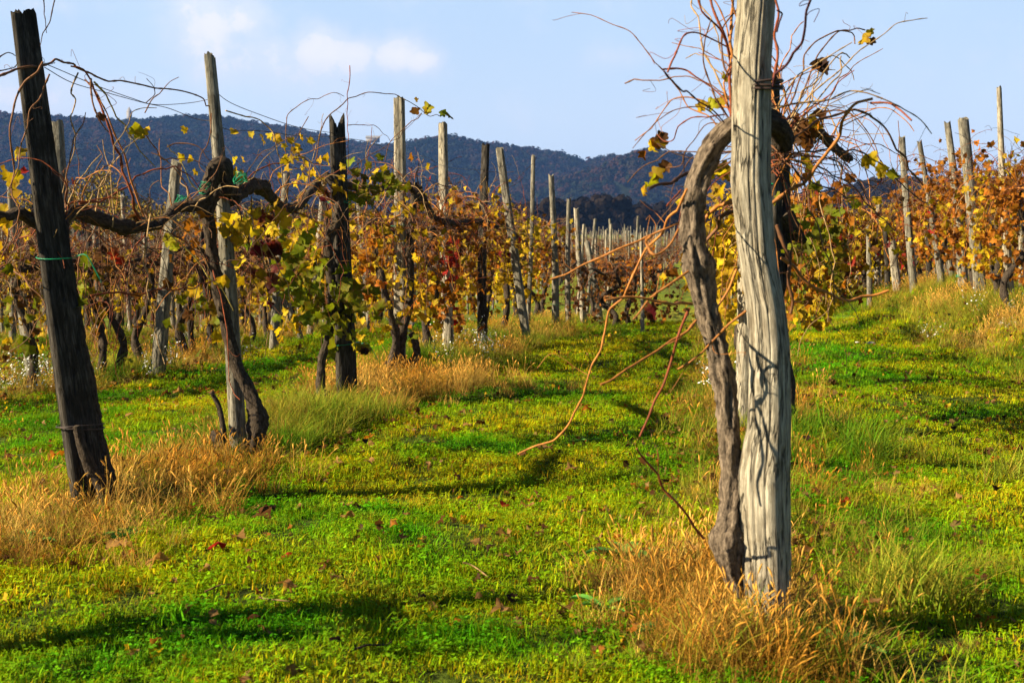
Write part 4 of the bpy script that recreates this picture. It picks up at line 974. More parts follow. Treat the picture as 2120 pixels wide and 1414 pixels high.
# --- vine at the broken post (L3)
b3 = POSTS['L3'][1]
vC = near_vine('leafy yellow-green grapevine covering the broken dark post', (b3[0] - .08, b3[1], b3[2]))
limb(vC, 'trunk', pl([(662, 845), (664, 780), (668, 740), (682, 690), (690, 620), (684, 560), (680, 500), (700, 450), (700, 400), (680, 368)], Y3 - .2, Y3 - .12), [.04, .034, .03, .034, .036, .036, .034, .03], seed=31, lump=.28)
limb(vC, 'trunk', pl([(690, 850), (684, 825), (672, 812)], Y3 - .15, Y3 - .2), [.05, .05, .035], seed=32, lump=.45)
cC = pl([(676, 366), (700, 380), (740, 388), (780, 392), (812, 384), (850, 388), (872, 420)], Y3 - .05, Y4 + .3)
limb(vC, 'cordon', cC, [.034, .034, .03, .03, .034, .03], seed=33, lump=.35)
tr_ = [([(655, 330), (660, 300), (666, 270), (680, 242), (698, 224), (719, 207), (747, 196), (776, 192), (804, 194), (829, 201), (853, 215), (875, 228), (889, 238), (912, 241)], Y3, Y3 + .7, .0052, 'brown'),
       ([(723, 140), (724, 162), (720, 200), (718, 240), (722, 300), (720, 360)], Y3 + .1, Y3 + .1, .0042, 'red'),
       ([(594, 330), (594, 260), (599, 235), (613, 221), (638, 208), (663, 203), (691, 196), (712, 201)], Y3 - .2, Y3, .0042, 'brown'),
       ([(719, 263), (747, 255), (776, 261), (797, 279), (811, 295)], Y3 + .2, Y3 + .6, .0035, 'red'),
       ([(875, 230), (846, 256), (818, 284), (804, 309), (797, 334), (790, 385)], Y3 + .6, Y3 + .8, .0042, 'brown'),
       ([(625, 420), (640, 360), (655, 300), (672, 235)], Y3 - .2, Y3, .004, 'pale'), ([(640, 240), (620, 280), (600, 320), (590, 400)], Y3 - .3, Y3, .0035, 'brown'),
       ([(690, 395), (740, 340), (800, 300), (850, 260), (875, 235)], Y3, Y3 + .6, .0035, 'brown'),
       ([(770, 385), (760, 330), (775, 290), (790, 280)], Y3 + .2, Y3 + .4, .0035, 'pale'), ([(848, 390), (870, 430), (880, 470), (865, 440)], Y4, Y4, .004, 'pale')]
for seq, a, b_, r, tn in tr_: cane(vC, pl(seq, a, b_, .03, q), r, tn, q)
rnd_canes(vC, list(spline(cC, .1)), 14, q, L=(.3, .75), side=.5)
pp = rnd_canes(vC, list(spline(cC, .1)), 12, q, L=(.6, 1.2), up=-.4, side=.5, droop=(.3, .7))
tangle(vC, pp + [spline(cC, .1)], 90, q)
leaves(vC, [(862, 222, Y3 + .6, .13, 'brown'), (858, 203, Y3 + .6, .07, 'gold'), (892, 216, Y3 + .6, .14, 'lime'), (885, 222, Y3 + .6, .1, 'yellow'), (915, 228, Y3 + .65, .10, 'green'), (925, 235, Y3 + .68, .12, 'green'),
            (848, 320, Y3 + .5, .11, 'orange'), (795, 342, Y3 + .3, .11, 'yellow'), (700, 385, Y3 - .2, .16, 'yellow'), (712, 395, Y3 - .2, .12, 'gold'), (735, 705, Y3 - .2, .14, 'lime'), (757, 718, Y3 - .2, .12, 'dark')], q,
       [(770, 385, 30, 22, Y3 + .2, .12, 42, 'green', .10), (640, 490, 30, 40, Y3 - .1, .2, 40, 'yellow', .11), (640, 580, 45, 40, Y3 - .2, .2, 60, 'green', .13), (715, 640, 40, 30, Y3 - .25, .12, 40, 'green', .13), (672, 350, 30, 30, Y3 - .2, .1, 22, 'yellow', .08),
        (760, 540, 28, 60, Y3 + .6, .2, 36, 'orange', .10), (600, 650, 25, 30, Y3, .2, 18, 'yellow', .09), (668, 405, 10, 12, Y3 - .1, .1, 6, 'maroon', .09)])
# --- vine at the flat pale post (L4)
b4 = POSTS['L4'][1]
vD = near_vine('dark forked grapevine twisted round the foot of the flat-sided pale post', (b4[0] + .05, b4[1], b4[2]))
limb(vD, 'trunk', pl([(830, 785), (826, 745), (834, 690), (846, 640), (850, 580), (848, 520), (852, 460), (858, 400)], Y4 - .1, Y4 - .02), [.075, .055, .04, .036, .036, .034, .03], seed=41, lump=.3)
limb(vD, 'trunk', pl([(826, 775), (848, 762), (862, 735), (858, 705), (850, 690)], Y4 - .12, Y4 - .1), [.05, .05, .036, .024], seed=42, lump=.35)
limb(vD, 'trunk', pl([(824, 780), (812, 760), (797, 750)], Y4 - .1, Y4 - .15), [.05, .04, .02], seed=43, lump=.35)
cD = pl([(862, 385), (885, 430), (905, 455), (950, 462), (990, 458), (1030, 470)], Y4, Y4 + 3)
limb(vD, 'cordon', cD, [.036, .034, .034, .03, .03], seed=44, lump=.35)
rnd_canes(vD, list(spline(cD, .15)), 18, q, L=(.35, .9), side=.5)
pp = rnd_canes(vD, list(spline(cD, .15)), 10, q, L=(.5, 1.1), up=-.4, side=.5, droop=(.3, .7))
tangle(vD, pp + [spline(cD, .1)], 110, q)
leaves(vD, [(890, 340, Y4 + .5, .1, 'gold'), (858, 690, Y4 - .2, .12, 'green')], q, [(790, 490, 30, 30, Y4 + .3, .2, 34, 'orange', .10), (880, 600, 35, 60, Y4 + .6, .3, 60, 'yellow', .11), (938, 535, 8, 22, Y4 + 1.0, .1, 14, 'red', .12), (780, 620, 30, 40, Y4 + .2, .2, 30, 'yellow', .10)])

# --- main vine at the front post (M1)
bm_ = POSTS['M1'][1]; YM = bm_[1]
vM = near_vine('big grapevine with a bare curved grey trunk left of the thick front post', (bm_[0] - .15, bm_[1] + .05, bm_[2]))
limb(vM, 'trunk', pl([(1530, 1235), (1512, 1180), (1508, 1110), (1516, 1030), (1514, 960), (1510, 880), (1502, 800), (1484, 720), (1462, 640), (1446, 570), (1432, 500), (1430, 440), (1444, 375), (1470, 318), (1500, 278), (1535, 258)], YM + .02, YM + .12),
     [.020, .034, .050, .034, .033, .034, .033, .033, .032, .034, .041, .040, .034, .034, .034, .030], 'bark_grey', .36, 44, seed=51, bulges=((.11, .30, .03), (.46, .14, .015), (.69, .22, .018), (.72, -.10, .015), (.82, .16, .02), (.90, .14, .015)))
limb(vM, 'head', pl([(1530, 262), (1580, 250), (1610, 262), (1625, 300)], YM + .12, YM + .35), [.034, .036, .038, .034], 'bark', seed=52, lump=.3)
red = [([(1596, 175), (1618, 150), (1640, 120), (1655, 88), (1668, 45), (1684, -5)], YM - .1, YM - .5, .0058, 'purple'),
       ([(1600, 165), (1612, 110), (1606, 60), (1602, -10)], YM - .1, YM - .1, .006, 'red'), ([(1604, 70), (1612, 45), (1620, 27), (1607, 24)], YM - .1, YM - .15, .0042, 'purple'),
       ([(1374, 140), (1388, 172), (1408, 190), (1440, 203), (1475, 225), (1500, 255)], YM - .35, YM, .004, 'purple'),
       ([(1378, 152), (1390, 112), (1414, 80), (1442, 68), (1475, 80), (1508, 98)], YM - .3, YM + .05, .0042, 'red'),
       ([(1520, 250), (1516, 190), (1508, 130), (1500, 80), (1485, 40), (1472, -10)], YM + .15, YM + .2, .0072, 'red'), ([(1524, 140), (1512, 90), (1510, 40), (1512, -10)], YM + .15, YM + .2, .0075, 'orange'),
       ([(1506, 90), (1490, 58), (1468, 30), (1446, -5)], YM + .2, YM + .1, .005, 'red'), ([(1514, 180), (1498, 120), (1500, 60), (1530, 10), (1545, -10)], YM + .2, YM + .2, .0045, 'brown'),
       ([(1288, 172), (1340, 166), (1400, 163), (1440, 162), (1474, 180), (1512, 205)], YM + .7, YM + .2, .0032, 'brown'), ([(1378, 150), (1410, 142), (1440, 155), (1480, 185), (1515, 235)], YM + .3, YM + .2, .0042, 'red'),
       ([(1600, 425), (1640, 392), (1690, 350), (1722, 308), (1744, 260), (1764, 228), (1803, 203)], YM + .25, YM + .1, .0085, 'orange'), ([(1803, 203), (1835, 212), (1858, 228), (1883, 251)], YM + .1, YM - .1, .005, 'red'),
       ([(1600, 360), (1632, 300), (1690, 250), (1744, 232), (1782, 231), (1822, 250), (1852, 292), (1880, 340), (1905, 380)], YM + .35, YM + 1.0, .0062, 'brown'),
       ([(1640, 320), (1690, 312), (1745, 312), (1790, 320), (1835, 348), (1870, 385), (1920, 420)], YM + .6, YM + 1.2, .0042, 'dark'),
       ([(1620, 240), (1645, 190), (1652, 150), (1668, 110), (1700, 80), (1728, 64), (1762, 70), (1770, 92)], YM + .6, YM + .8, .0042, 'brown'),
       ([(1625, 250), (1650, 210), (1680, 150), (1700, 110), (1740, 65), (1790, 65)], YM + .6, YM + .9, .004, 'brown'),
       ([(1628, 260), (1665, 190), (1690, 165), (1712, 140), (1740, 110), (1755, 120)], YM + .5, YM + .7, .004, 'pale'),
       ([(1640, 280), (1680, 220), (1715, 175), (1740, 152), (1742, 120)], YM + .6, YM + .6, .004, 'pale'),
       ([(1622, 300), (1640, 340), (1680, 380), (1740, 400), (1780, 410)], YM + .5, YM + .9, .004, 'dark'), ([(1625, 330), (1680, 345), (1740, 370), (1800, 420), (1850, 480)], YM + .6, YM + 1.2, .004, 'dark'),
       ([(1614, 470), (1628, 520), (1634, 560), (1640, 620), (1636, 650)], YM + .3, YM + .3, .009, 'brown'),
       ([(1620, 538), (1650, 568), (1690, 595), (1735, 615), (1762, 627), (1800, 615), (1840, 600)], YM + .3, YM + .6, .0078, 'orange'),
       ([(1432, 631), (1410, 626), (1388, 622), (1350, 614), (1295, 614), (1260, 622)], YM - .02, YM - .3, .0068, 'orange'),
       ([(1418, 400), (1400, 430), (1388, 446), (1358, 493), (1328, 539), (1299, 595), (1269, 645), (1248, 700), (1218, 785), (1190, 860), (1150, 905), (1075, 940)], YM + .05, YM + .5, .0055, 'orange'),
       ([(1440, 455), (1403, 467), (1350, 484), (1282, 514), (1214, 544), (1142, 578)], YM + .1, YM + .2, .0055, 'orange'),
       ([(1450, 660), (1400, 705), (1358, 730), (1307, 764), (1240, 794)], YM - .05, YM - .3, .0062, 'orange'), ([(1430, 637), (1409, 688), (1392, 743), (1375, 795), (1350, 860), (1326, 905)], YM - .1, YM - .2, .006, 'red'),
       ([(1418, 560), (1384, 590), (1341, 625), (1307, 663)], YM - .05, YM - .1, .0055, 'orange'), ([(1355, 485), (1335, 500), (1350, 530), (1380, 518), (1410, 480)], YM + .1, YM + .05, .006, 'orange'),
       ([(1546, 640), (1512, 670), (1470, 706), (1440, 735), (1405, 770)], YM - .15, YM - .1, .0055, 'orange'),
       ([(1455, 1115), (1413, 1060), (1373, 1014), (1344, 968), (1321, 922)], YM - .1, YM - .3, .006, 'red'),
       ([(1535, 411), (1500, 418), (1482, 431), (1462, 455), (1452, 485)], YM + .14, YM + .2, .010, 'orange'), ([(1530, 430), (1500, 445), (1482, 470), (1466, 500), (1458, 525)], YM + .16, YM + .25, .009, 'brown'),
       ([(1445, 342), (1415, 362), (1388, 376), (1346, 396)], YM + .3, YM + .1, .0085, 'dark'), ([(1415, 395), (1395, 410), (1375, 425)], YM, YM - .2, .004, 'red'),
       ([(1530, 320), (1480, 330), (1450, 330), (1410, 320), (1360, 300)], YM + .4, YM + .7, .003, 'dark'), ([(1500, 240), (1450, 240), (1410, 260), (1390, 285), (1362, 280)], YM + .3, YM + .6, .0032, 'red'),
       ([(1520, 250), (1470, 250), (1430, 300), (1415, 340), (1370, 345)], YM + .4, YM + .6, .0028, 'brown'), ([(1520, 560), (1500, 620), (1480, 660)], YM + .3, YM + .3, .006, 'orange')]
q = np.random.default_rng(601)
for seq, a, b_, r, tn in red: cane(vM, pl(seq, a, b_, .02, q), r * .82, tn, q, node=.07, twigs=.3, r1=r * .6)
hd = [P(1520, 260, YM + .2), P(1600, 255, YM + .3), P(1625, 290, YM + .45), P(1640, 260, YM + .6)]
rnd_canes(vM, hd, 26, q, tints=('red', 'orange', 'pale', 'brown'), L=(.25, .85), side=.65, up=1.1, droop=(.0, .25), r=.0034)
rnd_canes(vM, [P(1540, 300, YM + .4), P(1620, 330, YM + .5)], 24, q, tints=('red', 'orange', 'dark', 'brown'), L=(.4, .9), side=.9, up=0.0, droop=(.2, .7), r=.003)
leaves(vM, [(1352, 283, YM + .7, .075, 'orange'), (1345, 290, YM + .7, .075, 'yellow'), (1362, 288, YM + .7, .07, 'gold'), (1335, 312, YM + .7, .06, 'orange'), (1372, 272, YM + .7, .07, 'brown'), (1362, 345, YM + .6, .08, 'yellow'), (1358, 360, YM + .6, .08, 'lime'),
            (1330, 385, YM + .6, .07, 'yellow'), (1342, 382, YM + .6, .06, 'lime'), (1385, 335, YM + .6, .07, 'brown'), (1792, 68, YM + .8, .08, 'gold'), (1800, 60, YM + .8, .05, 'lime'), (1802, 78, YM + .8, .05, 'brown'), (1690, 122, YM + .7, .07, 'dark'), (1712, 128, YM + .7, .08, 'dark'), (1704, 118, YM + .7, .06, 'dark'),
            (1798, 318, YM + .9, .08, 'yellow'), (1792, 326, YM + .9, .07, 'gold'), (1832, 340, YM + 1, .08, 'yellow'), (1842, 350, YM + 1, .08, 'lime'), (1828, 352, YM + 1, .06, 'gold'), (1498, 60 + 90, YM + .2, .06, 'lime'), (1480, 205, YM + .3, .07, 'lime'), (1445, 212, YM + .3, .06, 'gold'), (1490, 200, YM + .3, .07, 'gold'),
            (1650, 240, YM + .6, .13, 'brown'), (1665, 270, YM + .6, .12, 'brown'), (1672, 318, YM + .6, .12, 'yellow'), (1680, 235, YM + .6, .10, 'gold'), (1690, 250, YM + .6, .08, 'orange'),
            (1352, 632, YM, .06, 'maroon'), (1346, 640, YM, .055, 'maroon'), (1395, 555, YM + .2, .06, 'orange'), (1380, 570, YM + .2, .06, 'gold'), (1372, 580, YM + .2, .055, 'orange'), (1385, 560, YM + .2, .05, 'brown'), (1330, 945, YM, .06, 'brown'), (1340, 646, YM, .05, 'maroon')], q,
       [(1665, 260, 14, 14, YM + .6, .1, 10, 'brown', .08), (1500, 360, 30, 22, YM + .9, .1, 12, 'yellow', .07)])
# the dark post's own vine, one step further back
b5 = POSTS['M3'][1]
vN = near_vine('drooping yellow-leaved grapevine on the dark post behind the thick front post', (b5[0] + .05, b5[1] + .05, b5[2]))
limb(vN, 'trunk', pl([(1585, 1000), (1588, 900), (1596, 780), (1604, 650), (1622, 560), (1626, 470), (1618, 380), (1625, 290), (1640, 262)], 8.2, 8.3), [.05, .04, .038, .036, .036, .036, .04, .045], seed=61, lump=.3)
cN = pl([(1625, 290), (1650, 262), (1690, 270), (1720, 300), (1760, 330)], 8.3, 9.6)
limb(vN, 'cordon', cN, [.045, .04, .03, .03, .024], seed=62, lump=.35)
limb(vN, 'cordon', pl([(1622, 440), (1645, 480), (1665, 500)], 8.2, 8.3), [.05, .04, .02], seed=63, lump=.35)
rnd_canes(vN, list(spline(cN, .12)), 14, q, L=(.5, 1.0), side=.6, r=.0045)
pp = rnd_canes(vN, list(spline(cN, .12)), 22, q, L=(.6, 1.3), up=-.1, side=.7, droop=(.3, .8), r=.004)
tangle(vN, pp + [spline(cN, .1)], 80, q)
leaves(vN, [], q, [(1680, 480, 38, 60, 8.8, .35, 95, 'green', .08), (1690, 430, 40, 35, 9.2, .4, 60, 'orange', .075), (1745, 510, 40, 50, 9.6, .5, 90, 'rust', .075), (1655, 580, 24, 30, 8.8, .3, 40, 'orange', .08), (1480, 500, 30, 60, 9.3, .3, 50, 'yellow', .09), (1500, 600, 25, 60, 9.6, .3, 46, 'gold', .09)])

# ------------------------------------------------------------------ wires
def wire(seq, label, r=.0022):
    pts = [P(px, py, Y) for px, py, Y in seq]; mb = MB(); mb.tube(spline(pts, .04), r, 6)
    o = mb.build('trellis_wire', M['wire'], loc=pts[0]); tag(o, label, 'wire', 'wires strung between the posts')
wire([(92, 132, Y1), (130, 148, Y1 + .3), (200, 178, Y1 + .8), (270, 203, Y1 + 1.2), (320, 217, Y1 + 1.5), (390, 214, Y1 + 1.7), (440, 205, Y2)], 'upper dark wire from the tall dark post to the slim post')
wire([(92, 140, Y1), (150, 172, Y1 + .4), (230, 195, Y1 + .9), (300, 214, Y1 + 1.3), (350, 225, Y1 + 1.6), (410, 248, Y1 + 1.7), (446, 250, Y2)], 'lower dark wire from the tall dark post to the slim post')
wire([(446, 190, Y2), (475, 212, Y2 + .2), (530, 235, Y2 + .5), (617, 264, Y2 + 1), (690, 276, Y3)], 'wire sagging from the slim post to the broken dark post')
wire([(450, 262, Y2), (480, 270, Y2 + .2), (540, 272, Y2 + .6), (620, 282, Y2 + 1), (700, 285, Y3), (769, 296, Y3 + 1), (826, 320, Y4), (880, 325, 13.5), (922, 345, 14.8), (1000, 352, 17), (1060, 340, 19)], 'long wire running along the left row past the pale posts')

# ------------------------------------------------------------------ grasses, flowers and fallen leaves
def blade(mb, base, h, wd, lean, a, tint, q, seg=3):
    d = np.array([cos(a), sin(a), 0]); s_ = np.array([-sin(a + q.normal(0, .5)), cos(a), 0]); t = np.linspace(0, 1, seg + 1)
    c = np.array(base) + d * (lean * t ** 1.8)[:, None] * h + np.array([0, 0, 1]) * (h * t * (1 - .25 * lean * t))[:, None]
    wv = wd * (1 - t ** 1.5) * .5 + .0002
    v = np.concatenate([c - s_ * wv[:, None], c + s_ * wv[:, None]]); n = seg + 1
    f = [[i, n + i, n + i + 1, i + 1] for i in range(seg)]
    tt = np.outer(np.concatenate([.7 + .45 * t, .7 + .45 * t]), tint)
    mb.add(v, f, tint=tt)
def tuft(seed, n, R, h, wd, m, lean=(.1, .8), tints=((1, 1, 1),), heads=0, headc=None, seg=3, broad=0):
    q = np.random.default_rng(seed); mb = MB()
    for k in range(n):
        r = R * math.sqrt(q.random()); a = q.uniform(0, 2 * pi); t_ = np.array(tints[q.integers(0, len(tints))]) * q.uniform(.75, 1.25)
        blade(mb, (r * cos(a), r * sin(a), -.01), q.uniform(*h), wd * q.uniform(.6, 1.3), q.uniform(*lean), q.uniform(0, 2 * pi), t_, q, seg)
    for k in range(broad):   # clover-like small leaves
        r = R * math.sqrt(q.random()); a = q.uniform(0, 2 * pi); c = np.array([r * cos(a), r * sin(a), q.uniform(.015, h[1] * .8)])
        nrm = q.normal(0, .45, 2); s_ = q.uniform(.006, .012)
        for j in range(3):
            aa = a + j * 2.1; e = np.array([cos(aa), sin(aa), nrm[0] * .5]); p_ = np.array([-sin(aa), cos(aa), nrm[1] * .5])
            mb.add([c, c + (e + p_ * .6) * s_, c + e * s_ * 1.6, c + (e - p_ * .6) * s_], [[0, 1, 2, 3]], tint=np.array([.7, .95, .9]) * q.uniform(.7, 1.2))
    for k in range(heads):
        r = R * .7 * math.sqrt(q.random()); a = q.uniform(0, 2 * pi); L_ = q.uniform(h[1] * .8, h[1] * 1.25); ln = q.uniform(.15, .6); a2 = q.uniform(0, 2 * pi)
        t = np.linspace(0, 1, 7); c = np.array([r * cos(a), r * sin(a), 0]) + np.array([cos(a2), sin(a2), 0]) * (ln * t ** 2)[:, None] * L_ * .8 + np.array([0, 0, 1]) * (L_ * t * (1 - .2 * ln * t))[:, None]
        tt = np.array(headc or (1, 1, 1)) * q.uniform(.7, 1.3)
        mb.tube(c, .0011, 3, tint=tt, cap=False)
        e = c[-1] - c[-2]; e /= np.linalg.norm(e); hl = q.uniform(.035, .07); hp = c[-1] + e * np.linspace(0, hl, 6)[:, None] + np.array([0, 0, -1]) * (np.linspace(0, 1, 6) ** 2)[:, None] * hl * .3
        mb.tube(hp, np.array([.0014, .0035, .0044, .004, .0028, .0008]), 5, tint=tt * 1.15, cap=False)
        for b_ in range(16):
            i = q.integers(0, 5); dd = q.normal(0, 1, 3) + e; dd /= np.linalg.norm(dd); s2 = np.cross(dd, e); s2 /= np.linalg.norm(s2) + 1e-9
            mb.add([hp[i] - s2 * .0008, hp[i] + s2 * .0008, hp[i] + dd * .014], [[0, 1, 2]], tint=tt * 1.3)
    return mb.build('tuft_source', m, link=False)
q = np.random.default_rng(700)
lawnT = [(1, 1, 1), (.85, 1.05, .8), (1.15, 1.0, .9), (1.5, .85, 1.2)]
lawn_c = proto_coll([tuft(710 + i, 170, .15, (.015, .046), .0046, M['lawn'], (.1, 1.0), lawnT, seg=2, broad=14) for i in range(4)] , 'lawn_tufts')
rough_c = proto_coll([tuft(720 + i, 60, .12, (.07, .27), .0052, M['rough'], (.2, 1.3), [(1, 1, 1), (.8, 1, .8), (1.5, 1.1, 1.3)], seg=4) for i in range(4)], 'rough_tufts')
dry_c = proto_coll([tuft(730 + i, 75, .13, (.06, .24), .0042, M['dry'], (.2, 1.2), [(1, 1, 1), (.7, .55, .5), (1.1, 1.15, 1.2), (.6, .9, .4), (.35, .3, .3)], heads=(6, 10, 2, 0)[i], headc=(1.0, .85, .7), seg=4) for i in range(4)], 'dry_tufts')

# lawn over everything in view out to the crest
def frustum_pts(n_per, y0, y1, q, side=1.3):
    area_n = 0; out = []
    ys_ = np.arange(y0, y1, .5)
    for y in ys_:
        dens = n_per(y + .25); wdt = (y + .5) * .36 + side; k = int(dens * 2 * wdt * .5)
        out.append(np.stack([q.uniform(-wdt, wdt, k), q.uniform(y, y + .5, k)], -1))
    return np.vstack(out)
def rowdist(p):
    d = np.min(np.abs(np.stack([p[:, 0] - ROWX(k, p[:, 1]) for k in range(-2, 5)])), 0); return d
pl_ = frustum_pts(lambda y: 95 if y < 9 else (56 if y < 14 else 26), 3.2, 27, q)
back = (pl_[:, 0] < ROWX(0, pl_[:, 1]) + .6) & (pl_[:, 1] > 13.5); keep_ = ~back | (q.random(len(pl_)) < .30)
pb = pl_[back & ~keep_]; pl_ = pl_[keep_]
sc_ = q.uniform(.75, 1.25, len(pl_)) * np.where(pl_[:, 1] > 14, 1.35, 1.0)
zs = q.uniform(.75, 1.2, len(pl_)) * (1 + .15 * np.clip(np.sin(pl_[:, 0] * 3.1 + 1.7 * pl_[:, 1]) + np.sin(pl_[:, 1] * 4.3 - pl_[:, 0] * 2.2) + q.normal(0, .5, len(pl_)), 0, 2))
scatter('lawn_grass', np.column_stack([pl_, ground(pl_[:, 0], pl_[:, 1])]), sc_, lawn_c, 4, 'short bright green mown grass on the lanes between the vine rows', 'grass', [M['lawn']], .12, zs)

def strip(rows, y0, y1, dens, sig, q, off=0.0):
    out = []
    for k in rows:
        n_ = int(dens * (y1 - y0)); Y = q.uniform(y0, y1, n_); out.append(np.stack([ROWX(k, Y) + off + q.normal(0, sig, n_), Y], -1))
    p = np.vstack(out); m_ = np.abs(p[:, 0]) < p[:, 1] * .37 + .5; return p[m_]
# verges followed on the ground under the far rows
def verge(line, up, n_, q):
    line = np.array(line, float); out = []
    t = q.uniform(0, len(line) - 1, n_)
    for tt in t:
        i = int(tt); f = tt - i; px, py = line[i] * (1 - f) + line[i + 1] * f; py -= up * q.random() ** 1.2
        c = on(px, py)
        if c[1] < 34: out.append(c[:2])
    return np.array(out)
vr = verge([(1640, 655), (1750, 648), (1900, 645), (2000, 662), (2130, 690)], 48, 620, q)
vl = verge([(1290, 690), (1190, 700), (1110, 722), (1030, 765), (940, 822)], 50, 420, q)
vl2 = verge([(940, 822), (840, 850), (740, 885), (640, 930), (540, 975)], 60, 170, q)
# weights along the rows: green or dry clumps where the photograph has them
def noise1(x, y): return np.sin(x * 2.1 + 1.3 * y) + np.sin(y * 1.9 - x * 1.1 + 2) + .6 * np.sin(5.1 * y + x)
ps = np.vstack([strip((1,), 5.8, 30, 56, .25, q), strip((2,), 4.3, 24, 48, .26, q), strip((3,), 13, 30, 70, .36, q, -.15), strip((0, -1, 4), 13, 34, 36, .28, q)])
# broad rough patch right of the front post and low in the right corner
pr = np.stack([q.uniform(1.2, 2.2, 240) , q.uniform(5.2, 9.0, 240)], -1); ps = np.vstack([ps, pr[q.random(240) < .25]])
ps = np.vstack([ps, vr, vl, vl2, pb[::3]]); nz = noise1(ps[:, 0], ps[:, 1]); 
def gauss(p, c, s): return np.exp(-((p[:, 0] - c[0]) ** 2 + (p[:, 1] - c[1]) ** 2) / (2 * s * s))
g1 = on(60, 1100); g2 = on(370, 1010); g3 = on(1420, 1220); g4 = on(880, 800); g5 = on(1560, 1350); g6 = on(640, 930)
dryw = 1.3 * gauss(ps, g1, .7) + 1.5 * gauss(ps, g2, .55) + 1.6 * gauss(ps, g3, .45) + 1.2 * gauss(ps, g4, .8) + 1.0 * gauss(ps, g5, .4) - .9 * gauss(ps, g6, .6)
isdry = (nz * .45 + dryw * 1.6 + .35 * (ps[:, 1] > 9.5) + q.normal(0, .35, len(ps))) > .5
pg = ps[~isdry]; pdry = ps[isdry]
ex = []
for c, s_, n_ in ((g1, .45, 46), (g2, .38, 58), (g3, .17, 80), (g4, .5, 90), (g5, .2, 50), (on(1470, 1330), .2, 16), (on(1680, 1120), .2, 10)):
    ex.append(np.stack([q.normal(c[0], s_, n_), q.normal(c[1], s_ * 1.2, n_)], -1))
pdry = np.vstack([pdry] + ex)
def z_of(p): return np.column_stack([p, ground(p[:, 0], p[:, 1])])
scatter('rough_grass', z_of(pg), q.uniform(.45, 1.1, len(pg)) * np.where(pg[:, 1] < 9, .68, 1.0), rough_c, 4, 'long green and straw grass along the foot of the vine rows', 'grass', [M['rough']], .15)
scatter('dry_grass', z_of(pdry), q.uniform(.5, 1.05, len(pdry)) * np.where((pdry[:, 1] < 9) & (pdry[:, 0] > 1.15), .6, .9), dry_c, 4, 'dry orange foxtail grass clumped round the posts', 'grass', [M['dry']], .15)
# lusher dark tufts right of the front post
pt = []
for (px, py, n_, s_) in ((1830, 960, 14, .2), (1900, 1240, 14, .12), (1750, 900, 8, .2), (1700, 1400, 7, .15), (2060, 1000, 6, .2), (620, 880, 30, .2), (700, 880, 16, .15), (1000, 760, 24, .3), (1880, 640, 20, .4), (2050, 650, 40, .5), (1960, 630, 30, .5)):
    c = on(px, py); pt.append(np.stack([q.normal(c[0], s_, n_), q.normal(c[1], s_ * 1.3, n_)], -1))
pt = np.vstack(pt); scatter('tall_grass', z_of(pt), q.uniform(.8, 1.35, len(pt)), rough_c, 4, 'tall arching green grass tufts standing out from the vine rows', 'grass', [M['rough']], .2)

# asters: bushy stems with tiny white flowers
def aster_src(seed):
    q = np.random.default_rng(seed); mb = MB()
    for k in range(10):
        a = q.uniform(0, 2 * pi); L_ = q.uniform(.2, .42); ln = q.uniform(.1, .5); t = np.linspace(0, 1, 6)
        c = np.array([cos(a) * .03, sin(a) * .03, 0]) + np.array([cos(a), sin(a), 0]) * (ln * t ** 1.5)[:, None] * L_ + np.array([0, 0, 1]) * (L_ * t)[:, None]
        mb.tube(c, .0014, 3, tint=(.9, .9, .7), cap=False)
        for j in range(12):
            i = q.integers(1, 6); p_ = c[i] + q.normal(0, .014, 3); blade(mb, p_, q.uniform(.015, .04), .004, .8, q.uniform(0, 6), np.array([.9, 1, .9]), q, 2)
        for j in range(6):
            i = q.integers(3, 6); p_ = c[i] + q.normal(0, .028, 3) + (0, 0, .02); r = q.uniform(.006, .010)
            th = np.arange(7) * 2 * pi / 7; nx = q.normal(0, .4, 2)
            v = np.stack([p_[0] + r * np.cos(th), p_[1] + r * np.sin(th), p_[2] + r * (nx[0] * np.cos(th) + nx[1] * np.sin(th))], -1)
            mb.add(np.vstack([v, p_ + (0, 0, .002)]), [[k2, (k2 + 1) % 7, 7] for k2 in range(7)], mat=1)
    return mb.build('aster_source', [M['rough'], M['petal']], link=False)
as_c = proto_coll([aster_src(800 + i) for i in range(3)], 'asters')
pa = []
for (px, py, n_, s_) in ((70, 830, 7, .3), (110, 800, 5, .25), (930, 720, 5, .3), (985, 760, 3, .25), (330, 780, 4, .3), (1010, 740, 3, .25), (2105, 650, 5, .3), (1480, 830, 2, .1), (430, 720, 3, .4)):
    c = on(px, py); pa.append(np.stack([q.normal(c[0], s_, n_), q.normal(c[1], s_ * 1.3, n_)], -1))
pa = np.vstack(pa); scatter('wild_asters', z_of(pa), q.uniform(.7, 1.15, len(pa)), as_c, 3, 'clumps of wild asters with tiny white flowers under the vines', 'flowers', [M['rough'], M['petal']], .1)

